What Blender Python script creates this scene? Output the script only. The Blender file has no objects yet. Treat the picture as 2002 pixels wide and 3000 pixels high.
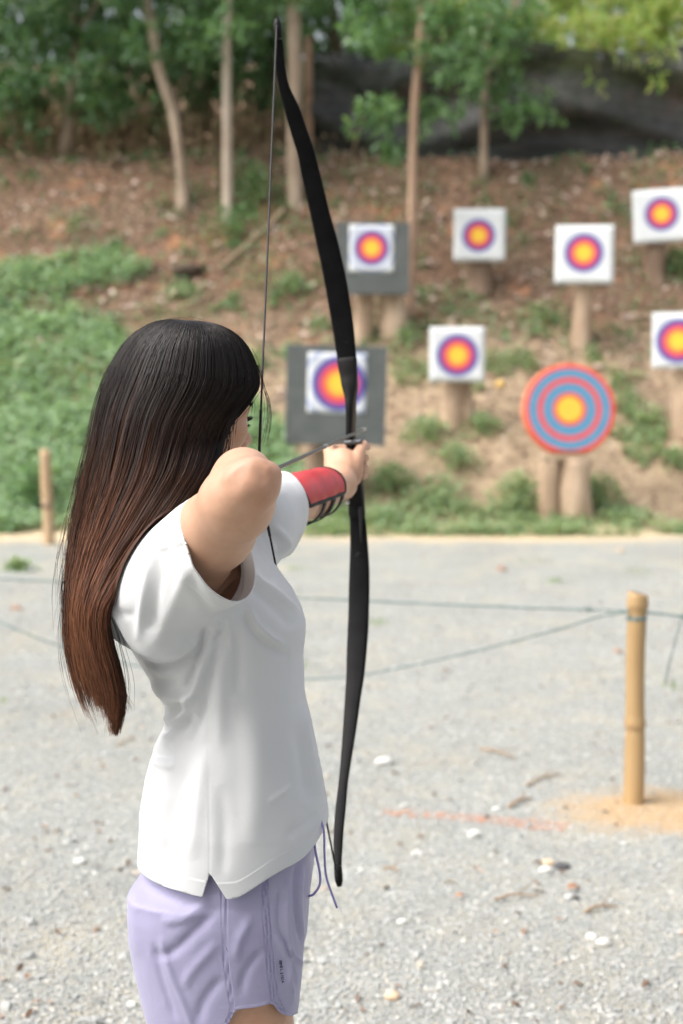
import bpy, math, random
import numpy as np
rng = np.random.default_rng(7)
random.seed(7)
# ------------------------------------------------------------------ camera model
FP, CU, CV, CH = 4167.0, 1001.0, 1500.0, 1.45      # focal length and centre in photo pixels, eye height in metres
PT = math.atan(325.0 / FP)
FWD = np.array([0, math.cos(PT), -math.sin(PT)])
UPV = np.array([0, math.sin(PT), math.cos(PT)])
RGT = np.array([1.0, 0, 0])
CAM = np.array([0, 0, CH])

def P(u, v, d):
    """the world point seen in direction (u, v) at distance d along the view axis"""
    return CAM + d * (FWD + (u - CU) / FP * RGT - (v - CV) / FP * UPV)

def PY(u, v, y):
    """the world point seen in direction (u, v) at world distance y"""
    r = FWD + (u - CU) / FP * RGT - (v - CV) / FP * UPV
    return CAM + r * (y / r[1])

def proj(p):
    q = np.asarray(p) - CAM
    d = q @ FWD
    return CU + FP * (q @ RGT) / d, CV - FP * (q @ UPV) / d, d

scene = bpy.context.scene
COL = scene.collection
ORG = {}

# ------------------------------------------------------------------ objects
def tag(o, label=None, cat=None, group=None, kind=None):
    if label: o['label'] = label
    if cat: o['category'] = cat
    if group: o['group'] = group
    if kind: o['kind'] = kind
    return o

def thing(name, label, cat, loc=(0, 0, 0), group=None):
    o = bpy.data.objects.new(name, None)
    o.empty_display_size = 0.1
    COL.objects.link(o)
    o.location = tuple(float(c) for c in loc)
    ORG[o.name] = np.array(loc, float)
    return tag(o, label, cat, group)

def mesh_np(name, V, Fs, smooth=True, mats=None):
    """Fs: list of (n,k) int arrays; mats: matching list of material index arrays or ints"""
    V = np.asarray(V, np.float32)
    me = bpy.data.meshes.new(name)
    Fs = [np.asarray(f, np.int32) for f in Fs]
    keep = [i for i, f in enumerate(Fs) if len(f)]
    mi = [mats[i] if mats is not None else 0 for i in keep]
    Fs = [Fs[i] for i in keep]
    nl = sum(f.size for f in Fs); nf = sum(len(f) for f in Fs)
    me.vertices.add(len(V)); me.vertices.foreach_set('co', V.ravel())
    me.loops.add(nl); me.loops.foreach_set('vertex_index', np.concatenate([f.ravel() for f in Fs]))
    tot = np.concatenate([np.full(len(f), f.shape[1], np.int32) for f in Fs])
    st = np.concatenate([[0], np.cumsum(tot)[:-1]]).astype(np.int32)
    me.polygons.add(nf)
    me.polygons.foreach_set('loop_start', st)
    me.polygons.foreach_set('loop_total', tot)
    me.polygons.foreach_set('use_smooth', np.full(nf, bool(smooth)))
    if mats is not None:
        me.polygons.foreach_set('material_index', np.concatenate([np.full(len(f), m, np.int32) if np.isscalar(m) else np.asarray(m, np.int32) for f, m in zip(Fs, mi)]))
    me.update(calc_edges=True)
    return me

def obj(name, V, Fs, mat, parent=None, smooth=True, mats=None, label=None):
    """one mesh object; V in world coordinates, kept relative to the parent thing"""
    V = np.asarray(V, float)
    org = ORG[parent.name] if parent is not None else np.zeros(3)
    me = mesh_np(name, V - org, Fs, smooth, mats)
    for m in (mat if isinstance(mat, (list, tuple)) else [mat]):
        me.materials.append(m)
    o = bpy.data.objects.new(name, me)
    COL.objects.link(o)
    if parent is not None:
        o.parent = parent
    ORG[o.name] = org
    if label: o['label'] = label
    return o

def addattr(o, name, vals):
    a = o.data.attributes.new(name, 'FLOAT', 'POINT')
    a.data.foreach_set('value', np.asarray(vals, np.float32))

class MB:
    """collects simple shapes into one mesh"""
    def __init__(s): s.V, s.Q, s.T, s.n = [], [], [], 0
    def add(s, V, Q=None, T=None):
        V = np.asarray(V, float)
        if Q is not None and len(Q): s.Q.append(np.asarray(Q) + s.n)
        if T is not None and len(T): s.T.append(np.asarray(T) + s.n)
        s.V.append(V); s.n += len(V)
        return s
    def get(s):
        Q = np.concatenate(s.Q) if s.Q else np.zeros((0, 4), int)
        T = np.concatenate(s.T) if s.T else np.zeros((0, 3), int)
        return np.concatenate(s.V), [Q, T]
    def build(s, name, mat, parent=None, smooth=True, label=None):
        V, F = s.get()
        return obj(name, V, F, mat, parent, smooth, label=label)

def frames(path):
    path = np.asarray(path, float)
    t = np.gradient(path, axis=0)
    t /= np.linalg.norm(t, axis=1)[:, None] + 1e-12
    ref = np.array([0, 0, 1.0]) if abs(t[0][2]) < 0.9 else np.array([1.0, 0, 0])
    n = np.zeros_like(path); 
    a = ref - t[0] * (ref @ t[0]); n[0] = a / np.linalg.norm(a)
    for i in range(1, len(path)):
        a = n[i - 1] - t[i] * (n[i - 1] @ t[i]); n[i] = a / np.linalg.norm(a)
    return t, n, np.cross(t, n)

def tube(path, rad, seg=10, cap=True, ell=None, rough=0.0):
    path = np.asarray(path, float); m = len(path)
    rad = np.broadcast_to(np.asarray(rad, float), (m,))
    t, n, b = frames(path)
    a = np.arange(seg) * 2 * math.pi / seg
    R = rad[:, None] * np.ones(seg)[None]
    if rough: R = R * (1 + rough * rng.normal(size=R.shape))
    V = path[:, None, :] + R[..., None] * (np.cos(a)[None, :, None] * n[:, None, :] + np.sin(a)[None, :, None] * b[:, None, :])
    V = V.reshape(-1, 3)
    i = np.arange(m - 1)[:, None] * seg; j = np.arange(seg)[None]; k = (j + 1) % seg
    Q = np.stack([i + j, i + k, i + seg + k, i + seg + j], -1).reshape(-1, 4)
    T = None
    if cap:
        V = np.concatenate([V, path[:1], path[-1:]])
        c0, c1 = m * seg, m * seg + 1
        j = np.arange(seg); k = (j + 1) % seg
        T = np.concatenate([np.stack([np.full(seg, c0), k, j], -1), np.stack([np.full(seg, c1), (m - 1) * seg + j, (m - 1) * seg + k], -1)])
    return V, Q, T

def spline(pts, n):
    """Catmull-Rom through the points, n samples (any dimension)"""
    p = np.asarray(pts, float)
    d = np.concatenate([[0], np.cumsum(np.linalg.norm(np.diff(p, axis=0), axis=1))])
    q = np.concatenate([[2 * p[0] - p[1]], p, [2 * p[-1] - p[-2]]])
    s = np.linspace(0, d[-1], n)
    i = np.clip(np.searchsorted(d, s, 'right') - 1, 0, len(p) - 2)
    t = ((s - d[i]) / (d[i + 1] - d[i] + 1e-12))[:, None]
    p0, p1, p2, p3 = q[i], q[i + 1], q[i + 2], q[i + 3]
    return 0.5 * (2 * p1 + (p2 - p0) * t + (2 * p0 - 5 * p1 + 4 * p2 - p3) * t ** 2 + (3 * p1 - p0 - 3 * p2 + p3) * t ** 3)

def box(c, ax, h, bev=0.0):
    """box with centre c, axes rows ax, half sizes h, chamfered edges"""
    c = np.asarray(c, float); ax = np.asarray(ax, float); h = np.asarray(h, float)
    if bev <= 0:
        s = np.array([[x, y, z] for x in (-1, 1) for y in (-1, 1) for z in (-1, 1)], float)
        V = c + (s * h) @ ax
        Q = [[0, 1, 3, 2], [4, 6, 7, 5], [0, 4, 5, 1], [2, 3, 7, 6], [0, 2, 6, 4], [1, 5, 7, 3]]
        return V, Q, None
    V, Q, T, idx = [], [], [], {}
    for sx in (-1, 1):
        for sy in (-1, 1):
            for sz in (-1, 1):
                s = np.array([sx, sy, sz], float)
                for a in range(3):
                    q = s * h; q = q - bev * s * (np.arange(3) != a)
                    idx[(sx, sy, sz, a)] = len(V); V.append(c + q @ ax)
    for a in range(3):
        o = [x for x in range(3) if x != a]
        for s in (-1, 1):
            f = []
            for (p, r) in ((-1, -1), (1, -1), (1, 1), (-1, 1)):
                k = [0, 0, 0]; k[a] = s; k[o[0]] = p; k[o[1]] = r
                f.append(idx[(*k, a)])
            Q.append(f)
        for p in (-1, 1):
            for r in (-1, 1):
                k = [0, 0, 0]; k[o[0]] = p; k[o[1]] = r
                k0 = list(k); k1 = list(k); k0[a] = -1; k1[a] = 1
                Q.append([idx[(*k0, o[0])], idx[(*k1, o[0])], idx[(*k1, o[1])], idx[(*k0, o[1])]])
    for sx in (-1, 1):
        for sy in (-1, 1):
            for sz in (-1, 1):
                T.append([idx[(sx, sy, sz, a)] for a in range(3)])
    return np.array(V), Q, T

# ------------------------------------------------------------------ noise (value noise on numpy arrays)
_tab = np.random.default_rng(3).random((64, 64, 64)).astype(np.float32)
def vnoise(p, scale=1.0, oct=1):
    p = np.asarray(p, float) * scale
    out = 0; amp = 1; tot = 0
    for o in range(oct):
        i = np.floor(p).astype(int); f = p - i; f = f * f * (3 - 2 * f)
        r = 0
        for dx in (0, 1):
            for dy in (0, 1):
                for dz in (0, 1):
                    w = (f[..., 0] if dx else 1 - f[..., 0]) * (f[..., 1] if dy else 1 - f[..., 1]) * (f[..., 2] if dz else 1 - f[..., 2])
                    r = r + w * _tab[(i[..., 0] + dx) & 63, (i[..., 1] + dy) & 63, (i[..., 2] + dz) & 63]
        out = out + amp * (r - 0.5); tot += amp; amp *= 0.5; p = p * 2.03 + 17.1
    return out / tot * 2

# ------------------------------------------------------------------ materials
class M:
    """small node-graph writer"""
    def __init__(s, name):
        s.m = bpy.data.materials.new(name); s.m.use_nodes = True
        s.t = s.m.node_tree; s.t.nodes.clear()
        s.out = s.t.nodes.new('ShaderNodeOutputMaterial')
    def n(s, typ, ins=None, **props):
        nd = s.t.nodes.new('ShaderNode' + typ)
        for k, v in props.items(): setattr(nd, k, v)
        for k, v in (ins or {}).items():
            s.put(nd.inputs[k], v)
        return nd
    def put(s, sock, v):
        if hasattr(v, 'is_output'): s.t.links.new(v, sock)
        elif isinstance(v, bpy.types.Node): s.t.links.new(v.outputs[0], sock)
        else:
            if hasattr(sock.default_value, '__len__') and not isinstance(v, (int, float)) and len(v) == 3 and len(sock.default_value) == 4: v = (*v, 1)
            sock.default_value = v
    def obj(s): return s.n('TexCoord').outputs['Object']
    def noise(s, scale, detail=3, rough=0.55, vec=None, dist=0.0):
        return s.n('TexNoise', {'Vector': vec if vec is not None else s.obj(), 'Scale': scale, 'Detail': detail, 'Roughness': rough, 'Distortion': dist}).outputs['Fac']
    def ramp(s, fac, stops, interp='LINEAR'):
        nd = s.n('ValToRGB', {'Fac': fac}); cr = nd.color_ramp; cr.interpolation = interp
        while len(cr.elements) > len(stops): cr.elements.remove(cr.elements[-1])
        while len(cr.elements) < len(stops): cr.elements.new(1.0)
        for e, (p, c) in zip(cr.elements, stops):
            e.position = p; e.color = (*c, 1) if not isinstance(c, (int, float)) else (c, c, c, 1)
        return nd.outputs['Color']
    def mix(s, fac, a, b, blend='MIX'):
        nd = s.n('Mix', data_type='RGBA', blend_type=blend)
        s.put(nd.inputs[0], fac); s.put(nd.inputs[6], a); s.put(nd.inputs[7], b)
        return nd.outputs[2]
    def math(s, op, a, b=0.0, c=None):
        nd = s.n('Math', operation=op); s.put(nd.inputs[0], a); s.put(nd.inputs[1], b)
        if c is not None: s.put(nd.inputs[2], c)
        return nd.outputs[0]
    def bump(s, h, strength=0.3, dist=0.01, normal=None):
        nd = s.n('Bump', {'Height': h, 'Strength': strength, 'Distance': dist})
        if normal is not None: s.put(nd.inputs['Normal'], normal)
        return nd.outputs[0]
    def pbr(s, col, rough=0.6, normal=None, **kw):
        nd = s.n('BsdfPrincipled', {'Base Color': col, 'Roughness': rough})
        if normal is not None: s.put(nd.inputs['Normal'], normal)
        for k, v in kw.items(): s.put(nd.inputs[k.replace('_', ' ')], v)
        return nd.outputs[0]
    def done(s, sh):
        s.t.links.new(sh, s.out.inputs['Surface']); return s.m

def simple(name, c1, c2=None, scale=8, rough=0.6, bump=0.0, bscale=None, bdist=0.01, stretch=None, **kw):
    m = M(name)
    vec = m.obj()
    if stretch is not None:
        vec = m.n('Mapping', {'Vector': vec, 'Scale': stretch}).outputs[0]
    col = c1 if c2 is None else m.ramp(m.noise(scale, 4, 0.6, vec), [(0.3, c1), (0.7, c2)])
    nr = m.bump(m.noise(bscale or scale * 3, 4, 0.6, vec), bump, bdist) if bump else None
    return m.done(m.pbr(col, rough, nr, **kw))

def leafmat(name, cols, rough=0.4, trans=0.35, spec=0.5):
    m = M(name)
    r = m.n('NewGeometry').outputs['Random Per Island']
    k = len(cols)
    col = m.ramp(r, [(i / (k - 1), c) for i, c in enumerate(cols)])
    p = m.pbr(col, rough, Specular_IOR_Level=spec)
    tcol = m.mix(1.0, col, (1.0, 1.0, 0.6), 'MULTIPLY')
    tr = m.n('BsdfTranslucent', {'Color': tcol}).outputs[0]
    mx = m.n('MixShader', {'Fac': trans}); m.put(mx.inputs[1], p); m.put(mx.inputs[2], tr)
    return m.done(mx.outputs[0])
# ================================================================== SETTING
PY_ = np.array([-200, 14.6, 15.3, 15.8, 17.0, 17.4, 18.5, 18.9, 19.5, 21.6, 22.4, 24, 30, 45, 120])
PZ_ = np.array([0.0, 0.0, 0.03, 0.20, 1.02, 1.22, 2.16, 2.42, 2.97, 5.05, 5.25, 5.6, 7.2, 12, 16])
def ground_z(x, y):
    x = np.asarray(x, float); y = np.asarray(y, float)
    z = np.interp(y, PY_, PZ_)
    w = np.clip((y - 15.2) / 1.5, 0, 1)
    p = np.stack([x, y, np.zeros_like(x)], -1)
    z = z + w * (0.16 * vnoise(p, 0.55, 2) + 0.07 * vnoise(p + 9, 2.1, 3))
    wn = np.clip((15.2 - y) / 2, 0, 1)
    z = z + wn * 0.02 * vnoise(p + 31, 0.7, 2) - 0.0
    return z

def on_ground(u, v):
    """the ground point seen at a photo pixel (march along the ray)"""
    r = FWD + (u - CU) / FP * RGT - (v - CV) / FP * UPV
    t = np.linspace(2.5, 32, 6000)
    pts = CAM + t[:, None] * r
    h = pts[:, 2] - ground_z(pts[:, 0], pts[:, 1])
    i = np.argmax(h < 0) if (h < 0).any() else len(t) - 1
    p = pts[i]; p[2] = ground_z(p[0], p[1])
    return p

def graded(lo, a, b, hi, step):
    inner = np.arange(a, b + 1e-6, step)
    k = np.arange(1, 30); g = step * (1.35 ** k - 1) / 0.35 * 1.35
    L = a - g; L = L[L > lo]; R = b + g; R = R[R < hi]
    return np.concatenate([[lo], L[::-1], inner, R, [hi]])

def build_ground():
    xs = graded(-140, -7.5, 7.5, 140, 0.11)
    ys = graded(-60, 14.4, 24.5, 120, 0.11)
    ys = np.unique(np.concatenate([ys, np.arange(2.5, 14.4, 0.25)]))
    X, Y = np.meshgrid(xs, ys)
    Z = ground_z(X, Y)
    V = np.stack([X, Y, Z], -1).reshape(-1, 3)
    nx = len(xs); i = np.arange(len(ys) - 1)[:, None] * nx + np.arange(nx - 1)[None]
    Q = np.stack([i, i + 1, i + nx + 1, i + nx], -1).reshape(-1, 4)
    m = M('gravel and soil')
    co = m.obj()
    sep = m.n('SeparateXYZ', {'Vector': co})
    # gravel
    n1 = m.noise(55, 5, 0.75, co); n2 = m.noise(3.0, 3, 0.6, co); n3 = m.noise(160, 2, 0.6, co)
    vor = m.n('TexVoronoi', {'Vector': co, 'Scale': 95.0, 'Randomness': 1.0})
    vc = m.n('RGBToBW', {'Color': vor.outputs['Color']}).outputs[0]
    g1 = m.ramp(vc, [(0.12, (0.20, 0.212, 0.202)), (0.4, (0.285, 0.30, 0.285)), (0.62, (0.345, 0.355, 0.33)), (0.82, (0.41, 0.40, 0.345)), (0.97, (0.52, 0.52, 0.48))])
    g2 = m.ramp(n1, [(0.3, (0.22, 0.23, 0.22)), (0.5, (0.33, 0.345, 0.33)), (0.7, (0.44, 0.45, 0.425))])
    grav = m.mix(0.5, g1, g2)
    grav = m.mix(m.ramp(n2, [(0.50, 0.0), (0.72, 0.45)]), grav, (0.47, 0.41, 0.30))
    grav = m.mix(m.ramp(m.noise(1.1, 4, .65, co), [(0.36, 0.5), (0.6, 0.0)]), grav, (0.25, 0.255, 0.235))
    grav = m.mix(m.ramp(m.noise(2.2, 5, .7, m.n('Mapping', {'Vector': co, 'Scale': (1, .45, 1)}).outputs[0]), [(0.52, 0.0), (0.70, 0.55)]), grav, (0.46, 0.40, 0.29))
    grav = m.mix(m.ramp(m.noise(14, 4, .7, co), [(0.35, 0.4), (0.5, 0.0), (0.62, 0.0), (0.8, 0.4)]), grav, m.ramp(m.noise(14, 4, .7, co), [(0.49, (0.24, 0.25, 0.235)), (0.51, (0.55, 0.53, 0.47))]))
    # soil
    s1 = m.noise(1.3, 5, 0.65, co); s2 = m.noise(9, 5, 0.7, co); s3 = m.noise(30, 4, 0.7, co)
    low = m.ramp(s2, [(0.3, (0.21, 0.152, 0.10)), (0.5, (0.35, 0.262, 0.172)), (0.72, (0.48, 0.375, 0.255))])
    high = m.ramp(s2, [(0.28, (0.06, 0.038, 0.026)), (0.48, (0.155, 0.094, 0.060)), (0.72, (0.31, 0.195, 0.13))])
    red = m.ramp(s3, [(0.3, (0.38, 0.16, 0.08)), (0.7, (0.54, 0.28, 0.15))])
    high = m.mix(m.ramp(s1, [(0.57, 0.0), (0.68, 0.7)]), high, red)
    zf = m.math('ADD', sep.outputs['Z'], m.math('MULTIPLY', m.math('SUBTRACT', s1, 0.5), 1.6))
    blot = m.ramp(m.noise(0.9, 5, .7, co), [(.38, .55), (.52, 0.0)])
    soil = m.mix(m.ramp(m.math('MULTIPLY_ADD', zf, 0.5, -0.95), [(0.0, 0.0), (0.45, 1.0)]), low, high)
    soil = m.mix(blot, soil, m.ramp(s3, [(.3, (.10, .075, .05)), (.7, (.22, .165, .11))]))
    sand = m.ramp(s2, [(0.35, (0.50, 0.39, 0.25)), (0.7, (0.62, 0.52, 0.37))])
    yf = m.math('ADD', sep.outputs['Y'], m.math('MULTIPLY', m.math('SUBTRACT', s1, 0.5), 1.6))
    base = m.mix(m.ramp(m.math('MULTIPLY_ADD', yf, 1.0, -14.3), [(0.0, 0.0), (0.7, 1.0)]), grav, sand)
    base = m.mix(m.ramp(m.math('MULTIPLY_ADD', yf, 1.0, -15.3), [(0.0, 0.0), (0.6, 1.0)]), base, soil)
    # bare orange soil heap colour around the near post
    pb = on_ground(1852, 2352)
    dx = m.math('MULTIPLY', m.math('SUBTRACT', sep.outputs['X'], float(pb[0]) + 0.12), 1.0)
    dy = m.math('MULTIPLY', m.math('SUBTRACT', sep.outputs['Y'], float(pb[1]) - 0.10), 1.5)
    rr = m.math('SQRT', m.math('ADD', m.math('MULTIPLY', dx, dx), m.math('MULTIPLY', dy, dy)))
    rr = m.math('ADD', rr, m.math('MULTIPLY', m.math('SUBTRACT', m.noise(9, 4, 0.7, co), 0.5), 0.5))
    tan = m.ramp(m.noise(40, 4, 0.7, co), [(0.3, (0.38, 0.26, 0.145)), (0.7, (0.52, 0.39, 0.25))])
    base = m.mix(m.ramp(rr, [(0.26, 1.0), (0.52, 0.0)]), base, tan)
    h = m.mix(0.5, n1, m.ramp(vor.outputs['Distance'], [(0, 1.0), (0.8, 0.0)]))
    nr = m.bump(h, 0.7, 0.012, m.bump(s2, 0.5, 0.08))
    mat = m.done(m.pbr(base, 0.9, nr, Specular_IOR_Level=0.25))
    o = obj('ground', V, [Q], mat)
    tag(o, 'pale gravel yard rising into a brown earth bank behind the targets', kind='structure')
    return o
build_ground()

# ------------------------------------------------------------------ stones of the gravel
_ico = None
def ico():
    t = (1 + 5 ** 0.5) / 2
    V = np.array([[-1, t, 0], [1, t, 0], [-1, -t, 0], [1, -t, 0], [0, -1, t], [0, 1, t], [0, -1, -t], [0, 1, -t], [t, 0, -1], [t, 0, 1], [-t, 0, -1], [-t, 0, 1]])
    T = np.array([[0, 11, 5], [0, 5, 1], [0, 1, 7], [0, 7, 10], [0, 10, 11], [1, 5, 9], [5, 11, 4], [11, 10, 2], [10, 7, 6], [7, 1, 8], [3, 9, 4], [3, 4, 2], [3, 2, 6], [3, 6, 8], [3, 8, 9], [4, 9, 5], [2, 4, 11], [6, 2, 10], [8, 6, 7], [9, 8, 1]])
    return V / np.linalg.norm(V[0]), T

def stones(pos, size):
    V0, T0 = ico(); n = len(pos)
    a = rng.random(n) * 6.283
    sc = size[:, None] * (0.6 + 0.8 * rng.random((n, 3))) * np.array([1, 1, 0.62])
    V = V0[None] * (1 + 0.25 * rng.normal(size=(n, 12, 1)).clip(-1.5, 1.5)) * sc[:, None]
    c, s = np.cos(a)[:, None], np.sin(a)[:, None]
    V = np.stack([V[..., 0] * c - V[..., 1] * s, V[..., 0] * s + V[..., 1] * c, V[..., 2]], -1) + pos[:, None]
    T = (T0[None] + (np.arange(n) * 12)[:, None, None]).reshape(-1, 3)
    return V.reshape(-1, 3), T

def build_gravel():
    n = 120000
    y = 3.0 + 8.5 * rng.random(n) ** 1.9
    x = (rng.random(n) * 2 - 1) * (0.29 * y + 0.5)
    size = 0.0024 + 0.0050 * rng.random(n) ** 3 + 0.0005 * (y - 3) * rng.random(n)
    big = rng.random(n) < 0.004
    size = np.where(big, 0.009 + 0.010 * rng.random(n), size)
    pb = on_ground(1852, 2352)
    k = ((x - pb[0] - .1) ** 2 + (1.5 * (y - pb[1] + .1)) ** 2 > (0.30 + .25 * rng.random(n)) ** 2) | (rng.random(n) < .08)
    x, y, size = x[k], y[k], size[k]
    pos = np.stack([x, y, ground_z(x, y) + size * 0.22], -1)
    V, T = stones(pos, size)
    m = M('gravel stones')
    r = m.n('NewGeometry').outputs['Random Per Island']
    c = m.ramp(r, [(0.0, (0.19, 0.20, 0.19)), (0.3, (0.28, 0.295, 0.28)), (0.6, (0.34, 0.35, 0.33)), (0.74, (0.40, 0.35, 0.26)), (0.82, (0.36, 0.37, 0.35)), (0.93, (0.50, 0.50, 0.46)), (1.0, (0.62, 0.62, 0.58))])
    c = m.mix(0.35, c, m.ramp(m.noise(90, 3), [(0.3, 0.2), (0.7, 0.65)]))
    o = obj('gravel', V, [T], m.done(m.pbr(c, 0.85)), smooth=False)
    tag(o, 'loose grey and white gravel stones covering the yard', kind='stuff')
build_gravel()

# faded orange line sprayed on the gravel
def build_line():
    a = [on_ground(u, v)[:2] for u, v in ((1120, 2383), (1250, 2391), (1400, 2402), (1540, 2416), (1660, 2430))]
    c = spline(np.array(a), 60)
    t = np.gradient(c, axis=0); t /= np.linalg.norm(t, axis=1)[:, None]
    nrm = np.stack([-t[:, 1], t[:, 0]], -1)
    w = 0.050 * (0.5 + 0.8 * np.linspace(0, 1, 60))[:, None] * (1 + 0.35 * vnoise(np.concatenate([c, 0 * c[:, :1]], 1), 14, 2)[:, None])
    rows = []
    for k in np.linspace(-1, 1, 5):
        q = c + nrm * w * k
        rows.append(np.concatenate([q, (ground_z(q[:, 0], q[:, 1]) + 0.005)[:, None]], 1))
    V = np.concatenate(rows); i = np.arange(4)[:, None] * 60 + np.arange(59)[None]
    Q = np.stack([i, i + 1, i + 61, i + 60], -1).reshape(-1, 4)
    m = M('faded orange paint')
    f = m.ramp(m.noise(24, 5, 0.8), [(0.45, 0.0), (0.64, 0.62)])
    p = m.pbr((0.72, 0.27, 0.13), 0.9)
    tr = m.n('BsdfTransparent').outputs[0]
    mx = m.n('MixShader', {'Fac': f}); m.put(mx.inputs[1], tr); m.put(mx.inputs[2], p)
    o = obj('line_marking', V, [Q], m.done(mx.outputs[0]))
    tag(o, 'faded orange line sprayed across the gravel', kind='structure')
build_line()

# ------------------------------------------------------------------ leaves
def leaf_mesh(p, ax, nr, L, W, fold=0.15, curl=0.12):
    n = len(p)
    ax = ax / (np.linalg.norm(ax, axis=1)[:, None] + 1e-9)
    nr = nr - ax * (nr * ax).sum(1)[:, None]; nr /= np.linalg.norm(nr, axis=1)[:, None] + 1e-9
    sd = np.cross(ax, nr)
    L = np.broadcast_to(L, (n,))[:, None]; W = np.broadcast_to(W, (n,))[:, None]
    b = p; tip = p + ax * L - nr * L * curl
    r1 = p + ax * L * 0.3 + sd * W * 0.46 + nr * W * fold; l1 = p + ax * L * 0.3 - sd * W * 0.46 + nr * W * fold
    r2 = p + ax * L * 0.66 + sd * W * 0.40 + nr * (W * fold - L * curl * .4); l2 = p + ax * L * 0.66 - sd * W * 0.40 + nr * (W * fold - L * curl * .4)
    m1 = p + ax * L * 0.3; m2 = p + ax * L * 0.66 - nr * L * curl * .4
    V = np.stack([b, r1, r2, tip, l2, l1, m1, m2], 1).reshape(-1, 3)
    o = (np.arange(n) * 8)[:, None, None]
    Q = (np.array([[6, 1, 2, 7], [5, 6, 7, 4]])[None] + o).reshape(-1, 4)
    T = (np.array([[0, 1, 6], [0, 6, 5], [7, 2, 3], [4, 7, 3]])[None] + o).reshape(-1, 3)
    return V, Q, T

def rnd_dir(n):
    d = rng.normal(size=(n, 3)); return d / np.linalg.norm(d, axis=1)[:, None]

def clusters_leaves(cl, L=0.11, W=0.045, droop=0.35, sub=9):
    """cl: rows (x,y,z,r,n): leaves gathered in sprays inside each cluster"""
    Ps, As = [], []
    for x, y, z, r, n in cl:
        ns = max(1, int(n) // sub)
        sc = rnd_dir(ns) * (r * rng.random((ns, 1)) ** 0.45) * np.array([1, 1, 0.75]) + np.array([x, y, z])
        tw = rnd_dir(ns) + np.array([0, 0, -0.1])
        for s, t in zip(sc, tw):
            k = sub
            u = np.linspace(0, 1, k)[:, None]
            p = s + t * u * 0.20 * rng.uniform(.7, 1.4) + rng.normal(size=(k, 3)) * 0.02
            a = t * 0.6 + rnd_dir(k) * 0.9 + np.array([0, 0, -droop])
            Ps.append(p); As.append(a)
    p = np.concatenate(Ps); a = np.concatenate(As); n = len(p)
    nr = rnd_dir(n) * 0.7 + np.array([0, 0, 1.0])
    s = rng.uniform(0.7, 1.25, n)
    return leaf_mesh(p, a, nr, L * s, W * s)

MBARK = simple('grey brown bark', (0.20, 0.145, 0.10), (0.42, 0.33, 0.25), 6, 0.9, 0.6, 30, 0.02, (1, 1, 0.25))
MBARKP = simple('pale bark', (0.32, 0.25, 0.19), (0.50, 0.43, 0.35), 5, 0.9, 0.5, 30, 0.02, (1, 1, 0.25))
MBARKR = simple('reddish bark', (0.26, 0.165, 0.11), (0.40, 0.275, 0.19), 6, 0.9, 0.6, 30, 0.02, (1, 1, 0.25))
MBARKD = simple('dark bark', (0.07, 0.05, 0.035), (0.20, 0.14, 0.10), 6, 0.9, 0.6, 30, 0.02, (1, 1, 0.25))
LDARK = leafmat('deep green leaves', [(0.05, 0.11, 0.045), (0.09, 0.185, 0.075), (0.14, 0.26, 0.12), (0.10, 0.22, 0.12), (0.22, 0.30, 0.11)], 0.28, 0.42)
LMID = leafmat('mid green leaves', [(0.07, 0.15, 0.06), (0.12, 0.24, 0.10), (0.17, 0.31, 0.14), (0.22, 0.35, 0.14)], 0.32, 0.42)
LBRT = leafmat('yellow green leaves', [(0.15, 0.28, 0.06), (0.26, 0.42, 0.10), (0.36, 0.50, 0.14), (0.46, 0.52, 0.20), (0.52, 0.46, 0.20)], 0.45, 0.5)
LGRASS = leafmat('soft green groundcover', [(0.20, 0.34, 0.18), (0.30, 0.46, 0.27), (0.38, 0.53, 0.34), (0.44, 0.57, 0.36), (0.26, 0.42, 0.26)], 0.5, 0.45)
LWEED = leafmat('weed leaves', [(0.16, 0.25, 0.13), (0.25, 0.37, 0.19), (0.33, 0.44, 0.23), (0.39, 0.46, 0.25)], 0.5, 0.45)
LDRY = leafmat('dry leaves', [(0.07, 0.042, 0.03), (0.19, 0.115, 0.078), (0.30, 0.20, 0.145), (0.12, 0.07, 0.047), (0.62, 0.52, 0.45)], 0.7, 0.15, 0.3)

def tree(name, label, trunk, rads, clusters, bark, leaf, group=None, L=0.11, W=0.045, limbs=5, cat='tree', droop=.35):
    """trunk: world path from the ground up; clusters: rows (x,y,z,r,n)"""
    trunk = np.asarray(trunk, float)
    base = trunk[0].copy(); base[2] = ground_z(base[0], base[1])
    t = thing(name, label, cat, base, group)
    path = spline(trunk, 26); path[0, 2] = min(path[0, 2], base[2] - 0.12)
    r = np.interp(np.linspace(0, 1, 26), np.linspace(0, 1, len(rads)), rads)
    r = r * (1 + 0.06 * vnoise(path, 3, 2)); r[0] *= 1.35; r[1] *= 1.12
    mb = MB(); mb.add(*tube(path, r, 12, rough=0.03))
    cl = np.asarray(clusters, float).reshape(-1, 5)
    pick = np.argsort(-cl[:, 4])[:limbs] if len(cl) else []
    for i in pick:
        e = cl[i, :3]
        j = np.argmin(np.abs(path[:, 2] - (e[2] - 0.5 * np.linalg.norm(path[-1] - e))) ); j = int(np.clip(j, 8, 24))
        s = path[j]; mid = (s + e) / 2 + np.array([0, 0, 0.12]) + rng.normal(size=3) * 0.06
        mb.add(*tube(spline([s, mid, e], 9), np.linspace(r[j] * 0.5, r[j] * 0.14, 9), 7))
    mb.build('trunk', bark, t)
    if len(cl):
        V, Q, T = clusters_leaves(cl, L, W, droop)
        obj('crown', V, [Q, T], leaf, t)
    return t

def pxpath(pts, y):
    return [PY(u, v, y) for u, v in pts]

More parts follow.
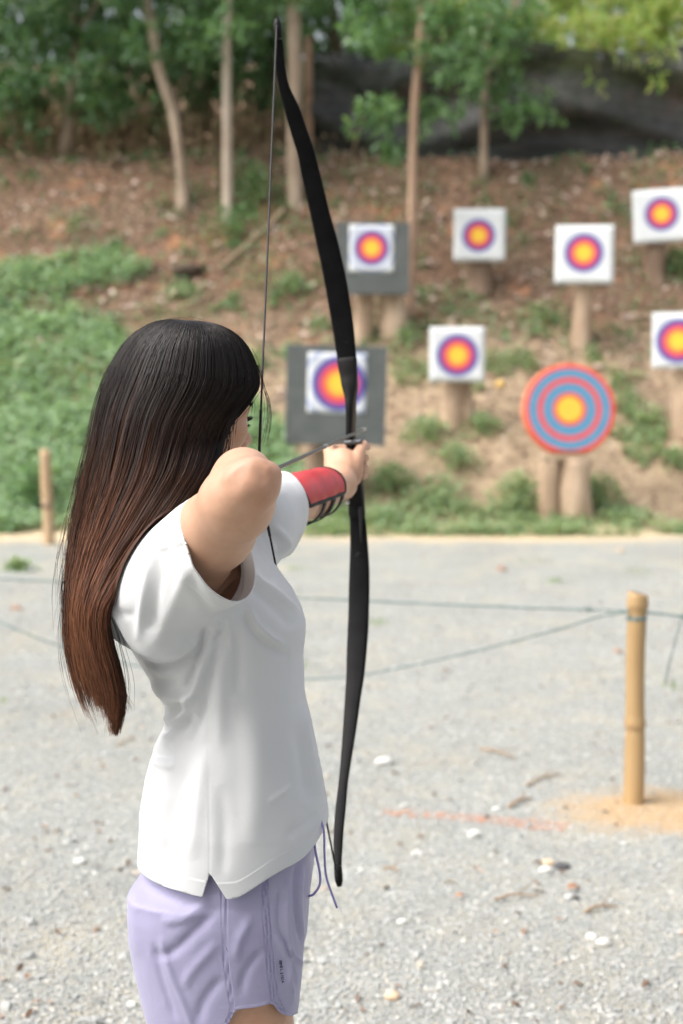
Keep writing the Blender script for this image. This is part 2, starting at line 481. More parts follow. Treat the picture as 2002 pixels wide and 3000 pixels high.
def cl_px(rows, y, dy=0.5):
    """rows (u, v, radius_px, n) -> clusters at distance y"""
    out = []
    for u, v, r, n in rows:
        yy = y + rng.uniform(-dy, dy)
        p = PY(u, v, yy); out.append((*p, r * yy / FP, n))
    return out

def rnd_cl(u0, u1, v0, v1, y, k, rpx, n, dy=0.8):
    return cl_px([(rng.uniform(u0, u1), rng.uniform(v0, v1), rpx * rng.uniform(.7, 1.3), n) for _ in range(k)], y, dy)

def patchy():
    n = 60000
    x = rng.uniform(-1.6, 6.0, n); y = rng.uniform(15.0, 20.0, n)
    p = np.stack([x, y, ground_z(x, y)], -1)
    q = vnoise(p + 50, 1.25, 3) + .35 * vnoise(p + 11, 4.0, 2)
    t = np.interp(y, [15.0, 15.3, 15.9, 16.8, 17.4, 18.2, 20], [-.05, -.12, .02, .20, .42, .36, .62])
    k = q > t
    p = p[k]; n = len(p); p[:, 2] += rng.random(n) ** 1.5 * 0.13
    a = rnd_dir(n); a[:, 2] = np.abs(a[:, 2]) * .7 - .1
    V, Q, T = leaf_mesh(p, a, rnd_dir(n) * .5 + np.array([0, -.25, 1.0]), rng.uniform(.04, .09, n), rng.uniform(.022, .045, n), .2, .25)
    tag(obj('grass', V, [Q, T], LWEED), 'patchy low weeds and grass over the lower slope between the targets', kind='stuff')
patchy()

# --- the trees standing on the bank
tree('tree', 'tree with a pale crooked trunk bending left, behind the archer', pxpath([(536, 622), (534, 520), (522, 410), (500, 300), (462, 190), (450, 90), (428, 0), (410, -160)], 20.7), [0.085, 0.075, 0.08, 0.06],
     rnd_cl(330, 640, -60, 150, 20.9, 12, 75, 190) + rnd_cl(380, 480, 280, 350, 21.2, 2, 45, 60) + rnd_cl(300, 700, -330, -60, 21.2, 8, 110, 200), MBARK, LDARK)
tree('tree', 'tree with a thin straight upright pale trunk, left of the bow tip', pxpath([(668, 665), (667, 420), (664, 200), (668, 0), (672, -200)], 20.6), [0.078, 0.072, 0.066, 0.055],
     rnd_cl(560, 800, -40, 130, 21.0, 9, 65, 180) + rnd_cl(520, 820, -360, -60, 21.0, 8, 110, 200), MBARKP, LMID)
tree('tree', 'tree with the thickest trunk, straight behind the upper bow limb', pxpath([(866, 640), (862, 420), (866, 200), (858, 0), (856, -220)], 20.8), [0.118, 0.105, 0.1, 0.09],
     rnd_cl(760, 960, -60, 60, 21.2, 6, 60, 160) + rnd_cl(740, 1060, -380, -80, 21.2, 8, 120, 200), MBARK, LMID)
tree('tree', 'slim tree with a bare reddish trunk in front of the black net, behind a target', pxpath([(1204, 950), (1207, 760), (1209, 520), (1214, 330), (1228, 150), (1240, 0), (1246, -150)], 19.0), [0.062, 0.058, 0.055, 0.04],
     cl_px([(1110, 350, 60, 150), (1140, 300, 42, 80), (1150, 420, 42, 80), (1240, 340, 45, 80), (1270, 300, 40, 70), (1130, 120, 60, 150), (1190, 60, 75, 220), (1290, 60, 90, 260), (1330, 170, 80, 200), (1080, 20, 80, 220), (1060, 120, 50, 100), (1240, 150, 60, 140), (1390, 60, 80, 220), (1190, -120, 140, 300), (1350, -120, 140, 300)], 19.0, 0.35),
     MBARKR, LMID, L=0.14, W=0.05)
tree('tree', 'small leafy sapling with a short trunk at the foot of the black net', pxpath([(1418, 490), (1419, 380), (1422, 260), (1430, 120), (1440, -40)], 21.3), [0.062, 0.055, 0.05, 0.03],
     cl_px([(1420, 160, 75, 200), (1370, 240, 60, 150), (1480, 240, 65, 160), (1540, 300, 60, 130), (1590, 320, 45, 80), (1440, 310, 55, 110), (1340, 330, 45, 80), (1500, 120, 80, 200), (1460, 30, 90, 240), (1540, 40, 80, 200), (1500, 340, 50, 90)], 21.2, 0.3),
     MBARK, LMID, L=0.14, W=0.05)

# --- forest behind
fl = ['tall dark tree at the left edge of the wood', 'tree with twin-looking pale bare stems left in the undergrowth', 'dark tree deep in the wood left of the crooked trunk',
      'dark tree between the crooked trunk and the thin straight trunk', 'dark tree deep in the wood behind the bow tip', 'dark tree behind the left end of the black net']
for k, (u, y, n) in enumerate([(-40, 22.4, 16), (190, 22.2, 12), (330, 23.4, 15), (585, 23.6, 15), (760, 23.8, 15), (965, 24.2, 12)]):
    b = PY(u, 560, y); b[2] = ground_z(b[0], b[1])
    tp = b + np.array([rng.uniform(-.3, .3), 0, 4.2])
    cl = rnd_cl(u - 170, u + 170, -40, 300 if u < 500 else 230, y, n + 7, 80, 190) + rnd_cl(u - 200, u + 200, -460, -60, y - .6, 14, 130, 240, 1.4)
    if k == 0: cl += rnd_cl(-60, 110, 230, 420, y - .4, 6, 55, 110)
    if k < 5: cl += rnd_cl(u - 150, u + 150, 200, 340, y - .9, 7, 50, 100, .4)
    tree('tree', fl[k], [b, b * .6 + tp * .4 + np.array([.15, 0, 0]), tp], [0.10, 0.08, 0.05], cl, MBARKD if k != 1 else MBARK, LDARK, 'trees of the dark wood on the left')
fr = ['bright yellow green tree behind the net, left of the pale gap', 'bright yellow green tree rising behind the middle of the net', 'bright yellow green tree at the top right corner', 'yellow green tree behind the right end of the net']
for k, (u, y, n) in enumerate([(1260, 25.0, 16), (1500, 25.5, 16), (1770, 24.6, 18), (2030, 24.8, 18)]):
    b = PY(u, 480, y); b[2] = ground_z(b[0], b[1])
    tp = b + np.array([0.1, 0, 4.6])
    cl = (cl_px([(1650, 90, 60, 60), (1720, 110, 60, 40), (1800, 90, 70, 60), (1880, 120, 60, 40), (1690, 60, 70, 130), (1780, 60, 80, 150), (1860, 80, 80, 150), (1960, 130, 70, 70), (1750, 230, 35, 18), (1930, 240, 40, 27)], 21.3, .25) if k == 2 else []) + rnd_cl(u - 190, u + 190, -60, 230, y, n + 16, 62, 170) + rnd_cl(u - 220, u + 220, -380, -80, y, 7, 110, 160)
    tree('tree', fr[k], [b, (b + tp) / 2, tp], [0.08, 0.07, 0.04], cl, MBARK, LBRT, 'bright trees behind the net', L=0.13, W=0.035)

def far_wood():
    cl = []
    for u in range(-1700, 1150, 90):
        for v in (-420, -240, -80, 60, 170, 260, 340, 410):
            y = 26.6 + rng.uniform(-.8, 1.2)
            p = PY(u + rng.uniform(-40, 40), v + rng.uniform(-40, 40), y); cl.append((*p, 0.75, 130))
    for u in range(1150, 2400, 90):
        for v in (-120, -20, 60, 130, 200, 300, 420):
            y = 29.5 + rng.uniform(-1, 1)
            p = PY(u + rng.uniform(-40, 40), v + rng.uniform(-40, 40), y); cl.append((*p, 0.7, 100))
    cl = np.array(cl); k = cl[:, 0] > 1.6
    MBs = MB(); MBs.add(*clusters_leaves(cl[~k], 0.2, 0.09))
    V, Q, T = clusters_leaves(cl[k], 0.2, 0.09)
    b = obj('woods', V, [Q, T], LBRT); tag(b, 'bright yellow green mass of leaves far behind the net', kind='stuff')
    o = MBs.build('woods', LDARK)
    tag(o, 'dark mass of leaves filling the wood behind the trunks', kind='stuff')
far_wood()

# dry stalks and hanging vines under the wood
def undergrowth():
    n = 1700
    x = rng.uniform(-6.5, 0.2, n); y = 21.3 + 3.3 * rng.random(n) ** .6
    z = ground_z(x, y); h = rng.uniform(0.25, 1.3, n) * np.clip((y - 21.0) / 1.2, .25, 1)
    lean = rng.normal(size=(n, 2)) * 0.22
    w = rng.uniform(0.006, 0.02, n)
    a = rng.random(n) * 3.14
    dx, dy = np.cos(a) * w, np.sin(a) * w
    b0 = np.stack([x - dx, y - dy, z - .03], -1); b1 = np.stack([x + dx, y + dy, z - .03], -1)
    m0 = np.stack([x - dx * .8 + lean[:, 0] * .4 * h, y - dy * .8 + lean[:, 1] * .4 * h, z + h * .55], -1)
    m1 = m0 + np.stack([dx * 1.6, dy * 1.6, 0 * dx], -1)
    t0 = np.stack([x + lean[:, 0] * h, y + lean[:, 1] * h, z + h], -1)
    V = np.stack([b0, b1, m1, m0, t0], 1).reshape(-1, 3); o = (np.arange(n) * 5)[:, None]
    Q = np.array([[0, 1, 2, 3]]) + o; T = np.array([[3, 2, 4]]) + o
    p = np.stack([rng.uniform(-6.5, .2, 3000), rng.uniform(21.6, 24.5, 3000), np.zeros(3000)], -1)
    p[:, 2] = ground_z(p[:, 0], p[:, 1]) + rng.random(3000) ** 2 * 0.7
    V2, Q2, T2 = leaf_mesh(p, rnd_dir(3000) + np.array([0, 0, -.3]), rnd_dir(3000), rng.uniform(.08, .2, 3000), rng.uniform(.03, .07, 3000))
    mu = leafmat('dry undergrowth', [(0.16, 0.10, 0.065), (0.30, 0.20, 0.13), (0.42, 0.30, 0.20), (0.22, 0.20, 0.10), (0.36, 0.24, 0.16)], .7, .2, .3)
    m = MB(); m.add(V, Q, T); m.add(V2, Q2, T2)
    o = m.build('undergrowth', mu)
    tag(o, 'dry brown stalks and dead leaves under the wood', kind='stuff')
undergrowth()
def bank_sprouts():
    ps, as_ = [], []
    for _ in range(260):
        cx, cy = rng.uniform(-5.5, 5.5), rng.uniform(18.2, 22.6)
        m_ = int(rng.integers(8, 60)); r = rng.uniform(.05, .22)
        q = rng.normal(size=(m_, 2)) * r
        ps.append(np.stack([cx + q[:, 0], cy + q[:, 1], ground_z(cx + q[:, 0], cy + q[:, 1]) + rng.random(m_) * r * .8], -1)); as_.append(rnd_dir(m_) + np.array([0, 0, .5]))
    p = np.concatenate(ps); n = len(p)
    V, Q, T = leaf_mesh(p, np.concatenate(as_), rnd_dir(n) * .6 + np.array([0, -.4, 1.0]), rng.uniform(.04, .11, n), rng.uniform(.02, .045, n))
    tag(obj('grass', V, [Q, T], LMID), 'scattered green sprouts over the upper brown bank', kind='stuff')
bank_sprouts()

def leaf_litter():
    n = 12000
    x = rng.uniform(-7, 7, n); y = rng.uniform(15.8, 22.5, n)
    k = rng.random(n) < np.clip((y - 15.6) / 3.2, 0.05, 1.0)
    x, y = x[k], y[k]; n = len(x)
    p = np.stack([x, y, ground_z(x, y) + 0.015], -1)
    a = rnd_dir(n); a[:, 2] *= 0.3; a[:, 2] += a[:, 1] * 0.8
    V, Q, T = leaf_mesh(p, a, rnd_dir(n) * 0.5 + np.array([0, -.6, 1]), rng.uniform(.04, .10, n), rng.uniform(.025, .055, n), .3, .25)
    o = obj('fallen_leaves', V, [Q, T], LDRY)
    tag(o, 'dry brown leaves strewn over the earth bank', kind='stuff')
leaf_litter()
def yard_bits():
    n = 700
    y = 3.2 + 11 * rng.random(n) ** 1.2; x = (rng.random(n) * 2 - 1) * (.28 * y + .4)
    p = np.stack([x, y, ground_z(x, y) + .008], -1)
    a = rnd_dir(n); a[:, 2] *= .15
    V, Q, T = leaf_mesh(p, a, rnd_dir(n) * .4 + Z3_, rng.uniform(.012, .045, n), rng.uniform(.006, .02, n), .3, .3)
    tag(obj('litter', V, [Q, T], LDRY), 'tiny dead leaf bits sprinkled over the gravel yard', kind='stuff')
    k = rng.random((40, 2)); ps, as_ = [], []
    for cx, cy in zip(rng.uniform(-2.6, 2.6, 16), rng.uniform(5, 13.5, 16)):
        m_ = rng.integers(14, 40); q = rng.normal(size=(m_, 2)) * .06
        ps.append(np.stack([cx + q[:, 0], cy + q[:, 1], ground_z(cx + q[:, 0], cy + q[:, 1])], -1)); as_.append(rnd_dir(m_) * .6 + Z3_)
    p = np.concatenate(ps); n = len(p)
    V, Q, T = leaf_mesh(p, np.concatenate(as_), rnd_dir(n), rng.uniform(.02, .05, n), rng.uniform(.005, .012, n), .1, .2)
    tag(obj('grass', V, [Q, T], LWEED), 'sparse tiny green sprouts coming up through the gravel', kind='stuff')
Z3_ = np.array([0, 0, 1.0])
def pale_litter():
    n = 1700
    x = rng.uniform(-7, 7, n); y = rng.uniform(17.5, 22.3, n)
    p = np.stack([x, y, ground_z(x, y) + 0.03], -1)
    V, Q, T = leaf_mesh(p, rnd_dir(n) * np.array([1, .6, .4]), rnd_dir(n) * .5 + np.array([0, -.7, .8]), rng.uniform(.07, .16, n), rng.uniform(.04, .09, n), .3, .25)
    tag(obj('fallen_leaves', V, [Q, T], leafmat('pale dry leaves', [(.34, .23, .17), (.46, .34, .27), (.60, .49, .42), (.26, .15, .10), (.40, .27, .20)], .6, .15, .4)), 'larger pale dry leaves on the upper bank', kind='stuff')
pale_litter()
yard_bits()

# ------------------------------------------------------------------ green groundcover on the left bank
def inpoly(u, v, poly):
    c = np.zeros(u.shape, bool); q = np.asarray(poly, float)
    for (x0, y0), (x1, y1) in zip(q, np.roll(q, -1, 0)):
        m = ((y0 > v) != (y1 > v)) & (u < (x1 - x0) * (v - y0) / (y1 - y0 + 1e-9) + x0)
        c ^= m
    return c

GPOLY = [(-2600, 900), (-1500, 820), (-500, 800), (0, 785), (120, 770), (250, 755), (380, 770), (450, 800), (420, 830), (300, 840), (200, 870), (180, 900), (240, 940), (330, 960), (360, 1010), (400, 1060), (600, 1130), (760, 1190), (860, 1300), (900, 1480), (880, 1548), (-500, 1572), (-2600, 1590)]
def groundcover():
    n = 150000
    x = rng.uniform(-11.5, 1.0, n); y = rng.uniform(15.1, 21.0, n)
    p = np.stack([x, y, ground_z(x, y)], -1)
    u, v, d = proj(p)
    j = vnoise(p, 2.2, 2) * 45
    k = inpoly(u + j, v + j * .7, GPOLY)
    q = vnoise(p + 5, 1.7, 3)
    k &= (q > -0.35) | (rng.random(n) < 0.35)
    # grass grows also outside the frame on the left
    p = p[k]; q = q[k]; n = len(p)
    p[:, 2] += rng.random(n) * (0.10 + 0.16 * np.clip(q + .5, 0, 1))
    a = rnd_dir(n); a[:, 2] = np.abs(a[:, 2]) * 0.7 - 0.15
    V, Q, T = leaf_mesh(p, a, rnd_dir(n) * 0.5 + np.array([0, -0.25, 1.0]), rng.uniform(.05, .105, n), rng.uniform(.03, .06, n), .2, .25)
    o = obj('grass', V, [Q, T], LGRASS)
    tag(o, 'low leafy green groundcover spreading over the left bank', kind='stuff')
groundcover()

def clump(name, label, u, v, wpx, hpx, n, leaf=None, cat='plant', L=0.085, group=None, flat=False):
    b = on_ground(u, v); s = np.linalg.norm(b - CAM) / FP
    t = thing(name, label, cat, b, group)
    w, h = wpx * s / 2, hpx * s
    k = n
    q = rng.normal(size=(k, 2)) * 0.45
    x = b[0] + q[:, 0] * w; y = b[1] + q[:, 1] * w * 0.7
    g = ground_z(x, y)
    zt = h * np.clip(1 - (q ** 2).sum(1) * .6, 0.15, 1) * (0.35 + 0.75 * rng.random(k))
    p = np.stack([x, y, g + zt * 0.9], -1)
    a = np.stack([q[:, 0], q[:, 1], 0.2 * np.ones(k)], -1) + rnd_dir(k) * 0.8
    V, Q, T = leaf_mesh(p, a, rnd_dir(k) * .5 + np.array([0, -.3, 1]), rng.uniform(.7, 1.3, k) * L, rng.uniform(.7, 1.2, k) * L * .5)
    obj('foliage', V, [Q, T], leaf or LWEED, t)
    mb = MB()
    for i in rng.choice(k, min(k, 16), False):
        r = np.array([b[0] + rng.normal() * .03 * w, b[1] + rng.normal() * .03, 0]); r[2] = ground_z(r[0], r[1]) - .02
        mb.add(*tube(spline([r, (r + p[i]) / 2 + np.array([0, 0, .04]), p[i]], 6), np.linspace(.006, .002, 6), 5))
    mb.build('stem', MSTEM, t)
MSTEM = simple('green stem', (0.12, 0.20, 0.06), (0.22, 0.24, 0.10), 8, 0.7)
for a in [('weed', 'leafy weeds in front of the white target on a stump', 1250, 1285, 150, 60, 260), ('weed', 'narrow patch of weeds right of the split stump', 1415, 1270, 110, 55, 180),
          ('weed', 'weed patch on the slope below the split stump', 1340, 1370, 130, 70, 220), ('weed', 'bushy weeds at the bank foot right of the bow grip', 1150, 1440, 130, 75, 300),
          ('weed', 'weeds midway between the grey board and the round target', 1290, 1480, 220, 60, 360), ('weed', 'tall weeds against the left log of the round target', 1520, 1500, 170, 110, 460),
          ('weed', 'weeds against the right log of the round target', 1760, 1490, 150, 100, 380), ('weed', 'low weeds fringing the gravel right of the round target', 1830, 1535, 260, 40, 320),
          ('weed', 'low weeds fringing the gravel beside the lower bow limb', 1120, 1540, 180, 50, 300), ('weed', 'weeds at the right edge below the cropped target', 1985, 1370, 80, 60, 130),
          ('weed', 'weed tuft right of the round target rim', 1900, 1250, 130, 50, 160), ('weed', 'weed tuft at the foot of the upper grey board', 1190, 1015, 90, 60, 140),
          ('weed', 'dark bush at the right edge below the topmost target', 1990, 815, 90, 90, 220), ('weed', 'weeds beside the tall post of the middle target', 1590, 945, 180, 45, 220),
          ('weed', 'low weeds behind the archer at the path edge', 540, 870, 130, 35, 140), ('weed', 'small weeds under the bowstring on the path', 850, 845, 110, 40, 140),
          ('shrub', 'dark shrub between the thin straight trunk and the thick trunk', 745, 620, 120, 150, 420), ('shrub', 'low dark shrub in front of the thick trunk', 690, 690, 200, 80, 300),
          ('weed', 'weed tuft on the gravel near the left rope', 55, 1672, 60, 30, 90)]:
    clump(a[0], a[1], *a[2:7], leaf=LMID if a[0] == 'shrub' or 'bush at' in a[1] else None, group='weeds on the bank' if a[0] == 'weed' else None, cat=a[0] if a[0] == 'shrub' else 'weed', L=0.075)
# ================================================================== TARGETS, NET, POSTS
MBOARD = simple('dark grey foam', (0.075, 0.085, 0.083), (0.11, 0.12, 0.117), 5, 0.85, 0.25, 60, 0.005)
MFOAM = simple('white foam', (0.63, 0.66, 0.67), (0.66, 0.69, 0.70), 6, 0.8, 0.15, 60, 0.004)
MLOG = simple('weathered log', (0.27, 0.18, 0.115), (0.52, 0.40, 0.29), 5, 0.9, 0.6, 26, 0.02, (1, 1, 0.2))
MLOGD = simple('dark log', (0.13, 0.085, 0.055), (0.30, 0.21, 0.15), 5, 0.9, 0.6, 26, 0.02, (1, 1, 0.2))
MPLANK = simple('pale plank', (0.45, 0.33, 0.22), (0.60, 0.48, 0.35), 4, 0.85, 0.3, 20, 0.01, (0.3, 1, 1))

def facemat(name, half, stops, interp='CONSTANT'):
    """concentric printed rings round the face's own centre; stops: (radius in m, colour)"""
    m = M(name)
    s = m.n('SeparateXYZ', {'Vector': m.obj()})
    r = m.math('SQRT', m.math('ADD', m.math('MULTIPLY', s.outputs['X'], s.outputs['X']), m.math('MULTIPLY', s.outputs['Z'], s.outputs['Z'])))
    c = m.ramp(m.math('DIVIDE', r, half * 1.5), [(a / (half * 1.5), b) for a, b in stops], interp)
    c = m.mix(m.ramp(m.noise(14, 4, 0.6), [(0.4, 0.0), (0.8, 0.12)]), c, (0.5, 0.46, 0.42))
    return m.done(m.pbr(c, 0.75))

YEL, BLU, WHT, PALE = (0.78, 0.44, 0.03), (0.055, 0.05, 0.28), (0.64, 0.67, 0.68), (0.33, 0.38, 0.55)
LBL = (0.065, 0.225, 0.37)

def ten_ring(name, rb, half, pale=True):
    k = rb * 1.05
    st = [(0, (0.80, 0.53, 0.03)), (.28 * k, (0.79, 0.50, 0.03)), (.46 * k, (0.74, 0.26, 0.035)), (.55 * k, (0.66, 0.065, 0.06)), (.71 * k, (0.60, 0.05, 0.11)), (.77 * k, (0.25, 0.05, 0.24)), (.83 * k, BLU), (.97 * k, BLU),
          (1.0 * k, (0.42, 0.46, 0.60)), (1.12 * k, WHT)]
    if pale == 2: st += [(1.22 * k, WHT), (1.27 * k, PALE), (1.36 * k, PALE), (1.42 * k, WHT)]
    return facemat(name, half, st, 'LINEAR')

def yaw_axes(yaw, tilt=0.0, roll=0.0):
    """rows: right, back, up of a board that faces the camera side"""
    c, s = math.cos(yaw), math.sin(yaw)
    r = np.array([c, s, 0]); b = np.array([-s, c, 0]); u = np.array([0, 0, 1.0])
    ct, st = math.cos(tilt), math.sin(tilt)
    b, u = b * ct - u * st, u * ct + b * st
    cr, sr = math.cos(roll), math.sin(roll)
    r, u = r * cr + u * sr, u * cr - r * sr
    return np.array([r, b, u])

def face(parent, c, ax, hw, hh, mat, name='target_face', ring_c=None):
    """a printed sheet, its own origin at the centre of the rings"""
    rc = np.zeros(3) if ring_c is None else ring_c
    n = 13
    gx, gz = np.meshgrid(np.linspace(-hw, hw, n), np.linspace(-hh, hh, n))
    curl = 0.004 + 0.012 * (np.abs(gx / hw) * np.abs(gz / hh)) ** 3
    V = np.stack([gx - rc[0], -curl, gz - rc[2]], -1).reshape(-1, 3)
    i = np.arange(n - 1)[:, None] * n + np.arange(n - 1)[None]
    Q = np.stack([i, i + 1, i + n + 1, i + n], -1).reshape(-1, 4)
    me = mesh_np(name, V, [Q]); me.materials.append(mat)
    o = bpy.data.objects.new(name, me); COL.objects.link(o)
    o.parent = parent
    from mathutils import Matrix
    R = Matrix(ax.T.tolist()).to_4x4()
    w = c + rc @ ax - ORG[parent.name]
    o.matrix_local = Matrix.Translation(w.tolist()) @ R
    md = o.modifiers.new('thick', 'SOLIDIFY'); md.thickness = 0.003; md.offset = -1
    ORG[o.name] = ORG[parent.name]
    return o

def log(parent, u0, u1, v0, v1, y, mat=MLOG, name='post', lean=0.0, split=False):
    """a log standing in the bank between the pixel columns u0..u1"""
    top = PY((u0 + u1) / 2, v0, y); r = (u1 - u0) * y / FP / 2
    b = PY((u0 + u1) / 2, v1, y); g = ground_z(b[0], b[1]); b[2] = min(b[2], g) - 0.1
    z = np.linspace(0, 1, 12)
    path = b[None] * (1 - z)[:, None] + top[None] * z[:, None]
    path[:, 0] += 0.08 * r * np.sin(z * 5 + u0)
    rr = r * (1.12 - 0.14 * z + 0.04 * np.sin(z * 9 + u1))
    V, Q, T = tube(path, rr, 18, rough=0.02)
    if split:
        a = np.arctan2(V[:, 1] - path.mean(0)[1], V[:, 0] - path.mean(0)[0])
        f = np.exp(-((a + math.pi / 2 - 0.25) / 0.22) ** 2)
        ctr = path.mean(0); V[:, 1] += f * r * 0.55; V[:, 0] += 0
    return obj(name, V, [Q, T], mat, parent)

def square_target(label, quad, ringc, rpx, y, stumps, dark=None, paper=None, group='square targets on the bank', pale=True, depth=0.032, tilt=0.02):
    quad = np.array(quad, float)        # tl, tr, br, bl in photo pixels
    cpx = quad.mean(0); s = y / FP
    w = (np.linalg.norm(quad[1] - quad[0]) + np.linalg.norm(quad[2] - quad[3])) / 4 * s
    h = (np.linalg.norm(quad[3] - quad[0]) + np.linalg.norm(quad[2] - quad[1])) / 4 * s
    e = (quad[1] - quad[0] + quad[2] - quad[3]); roll = math.atan2(-e[1], e[0])
    c = PY(cpx[0], cpx[1], y)
    ax = yaw_axes(-math.atan2(c[0], c[1]) * .8, tilt, roll)
    base = np.array([c[0], c[1] + 0.1, ground_z(c[0], c[1] + 0.1)])
    t = thing('archery_target', label, 'target', base, group)
    mb = MB(); mb.add(*box(c + ax[1] * depth / 2, ax, (w, depth / 2, h), 0.004))
    mb.build('board', MBOARD if dark else MFOAM, t, smooth=False)
    if paper is None: pq = quad * 0.985 + cpx * 0.015
    else: pq = np.array(paper, float)
    pc = pq.mean(0)
    pw = (np.linalg.norm(pq[1] - pq[0]) + np.linalg.norm(pq[2] - pq[3])) / 4 * s
    ph = (np.linalg.norm(pq[3] - pq[0]) + np.linalg.norm(pq[2] - pq[1])) / 4 * s
    off = np.array([(pc[0] - cpx[0]) * s, 0, -(pc[1] - cpx[1]) * s])
    rc = np.array([(ringc[0] - pc[0]) * s, 0, -(ringc[1] - pc[1]) * s])
    m = ten_ring('printed rings', rpx * s, max(pw, ph), pale)
    face(t, c + off @ ax, ax, pw, ph, m, ring_c=rc)
    for q in stumps:
        log(t, *q[:4], y + depth + .03 + (q[1] - q[0]) * s / 2 * 1.1, *(q[4:] or ()))
    return t

square_target('white square target on a short thick dark stump, in the upper row', [(1332, 613), (1481, 614), (1480, 764), (1331, 763)], (1403, 690), 45, 19.4, [(1369, 1440, 750, 850, MLOGD)])
square_target('white square target on one tall slim post', [(1630, 661), (1798, 662), (1796, 831), (1628, 829)], (1711, 741), 53, 18.4, [(1681, 1733, 815, 1015)])
square_target('highest white square target, at the right edge, tilted slightly', [(1856, 560), (2016, 552), (2020, 704), (1860, 712)], (1939, 627), 46, 19.5, [(1893, 1950, 695, 830, MLOGD)])
square_target('white square target on a thick split stump, in the lower row', [(1260, 959), (1421, 959), (1420, 1118), (1259, 1118)], (1341, 1041), 58, 16.9, [(1294, 1386, 1105, 1285, MLOG, 'post', 0, True)])
square_target('white square target cut by the right picture edge, in the lower row', [(1913, 917), (2075, 916), (2076, 1078), (1915, 1079)], (1988, 999), 61, 17.0, [(1976, 2040, 1060, 1255)])
square_target('big dark grey board with a white paper target, directly behind the bow hand', [(844, 1009), (1135, 1018), (1129, 1306), (833, 1299)], (993, 1124), 76, 15.7, [(900, 1030, 1280, 1540, MLOGD)], True,
              [(903, 1033), (1075, 1036), (1069, 1213), (899, 1208)], 'dark boards on the bank', 2, 0.09)
square_target('smaller dark grey board with a white paper target, higher on the bank', [(985, 652), (1200, 654), (1198, 861), (987, 859)], (1089, 727), 49, 18.4, [(1040, 1092, 845, 985), (1112, 1192, 845, 985)], True,
              [(1024, 661), (1154, 662), (1153, 797), (1025, 797)], 'dark boards on the bank', 2, 0.09)

def round_target():
    y = 15.6; s = y / FP
    c = PY(1669, 1199, y); ax = yaw_axes(0.0, 0.13)
    t = thing('archery_target', 'large round straw target with red and light blue rings on two logs', 'target', (c[0], c[1] + .1, float(ground_z(c[0], c[1] + .1))))
    R = 136 * s; n = 96; dep = 0.16
    a = np.linspace(0, 2 * math.pi, n, endpoint=False)
    def ring(r, yy):
        x = np.cos(a) * r; z = np.maximum(np.sin(a) * r, -127 * s * (r / R))
        return c + np.stack([x, np.full(n, yy), z], -1) @ ax
    prof = [(0.0001, 0.0), (R * .3, 0), (R * .6, 0), (R * .965, 0.0), (R * .985, .008), (R, .03), (R * 1.01, .07), (R, dep - .02), (R * .97, dep), (R * .5, dep + .003), (0.0001, dep + .003)]
    V = np.concatenate([ring(*p) for p in prof]); k = len(prof)
    i = np.arange(k - 1)[:, None] * n; j = np.arange(n)[None]; j2 = (j + 1) % n
    Q = np.stack([i + j, i + n + j, i + n + j2, i + j2], -1).reshape(-1, 4)
    mrim = simple('painted straw rim', (0.62, 0.13, 0.07), (0.72, 0.25, 0.14), 20, 0.8, 0.5, 60, 0.01)
    obj('straw_disc', V, [Q], mrim, t)
    mface = facemat('red and blue rings', R, [(0, YEL), (34 * s, (0.70, 0.22, 0.03)), (40 * s, (0.60, 0.05, 0.04)), (49 * s, LBL), (78 * s, (0.60, 0.055, 0.05)), (94 * s, LBL), (119 * s, (0.62, 0.05, 0.035))])
    # painted front: a disc 4 mm before the straw
    V = np.concatenate([[c - ax[1] * 0.004]] + [c + np.stack([np.cos(a) * r, np.full(n, -0.004), np.maximum(np.sin(a) * r, -127 * s * r / R)], -1) @ ax for r in (R * .3, R * .6, R * .965)])
    org = ORG[t.name]
    Vl = (V - c) @ ax.T
    T = np.stack([np.zeros(n, int), 1 + np.arange(n), 1 + (np.arange(n) + 1) % n], -1)
    Q = np.concatenate([np.stack([1 + b * n + np.arange(n), 1 + (b + 1) * n + np.arange(n), 1 + (b + 1) * n + (np.arange(n) + 1) % n, 1 + b * n + (np.arange(n) + 1) % n], -1) for b in range(2)])
    me = mesh_np('target_face', Vl, [T, Q], False); me.materials.append(mface)
    o = bpy.data.objects.new('target_face', me); COL.objects.link(o); o.parent = t
    from mathutils import Matrix
    o.matrix_local = Matrix.Translation((c - org).tolist()) @ Matrix(ax.T.tolist()).to_4x4()
    pc = PY(1664, 1338, y); mb = MB(); mb.add(*box(pc + np.array([0, .08, 0]), np.eye(3), (0.29, 0.12, 0.028), 0.006)); mb.build('shelf_plank', MPLANK, t, smooth=False)
    log(t, 1580, 1640, 1346, 1520, y + .08, MLOG); log(t, 1642, 1732, 1346, 1520, y + .08, MLOG)
round_target()

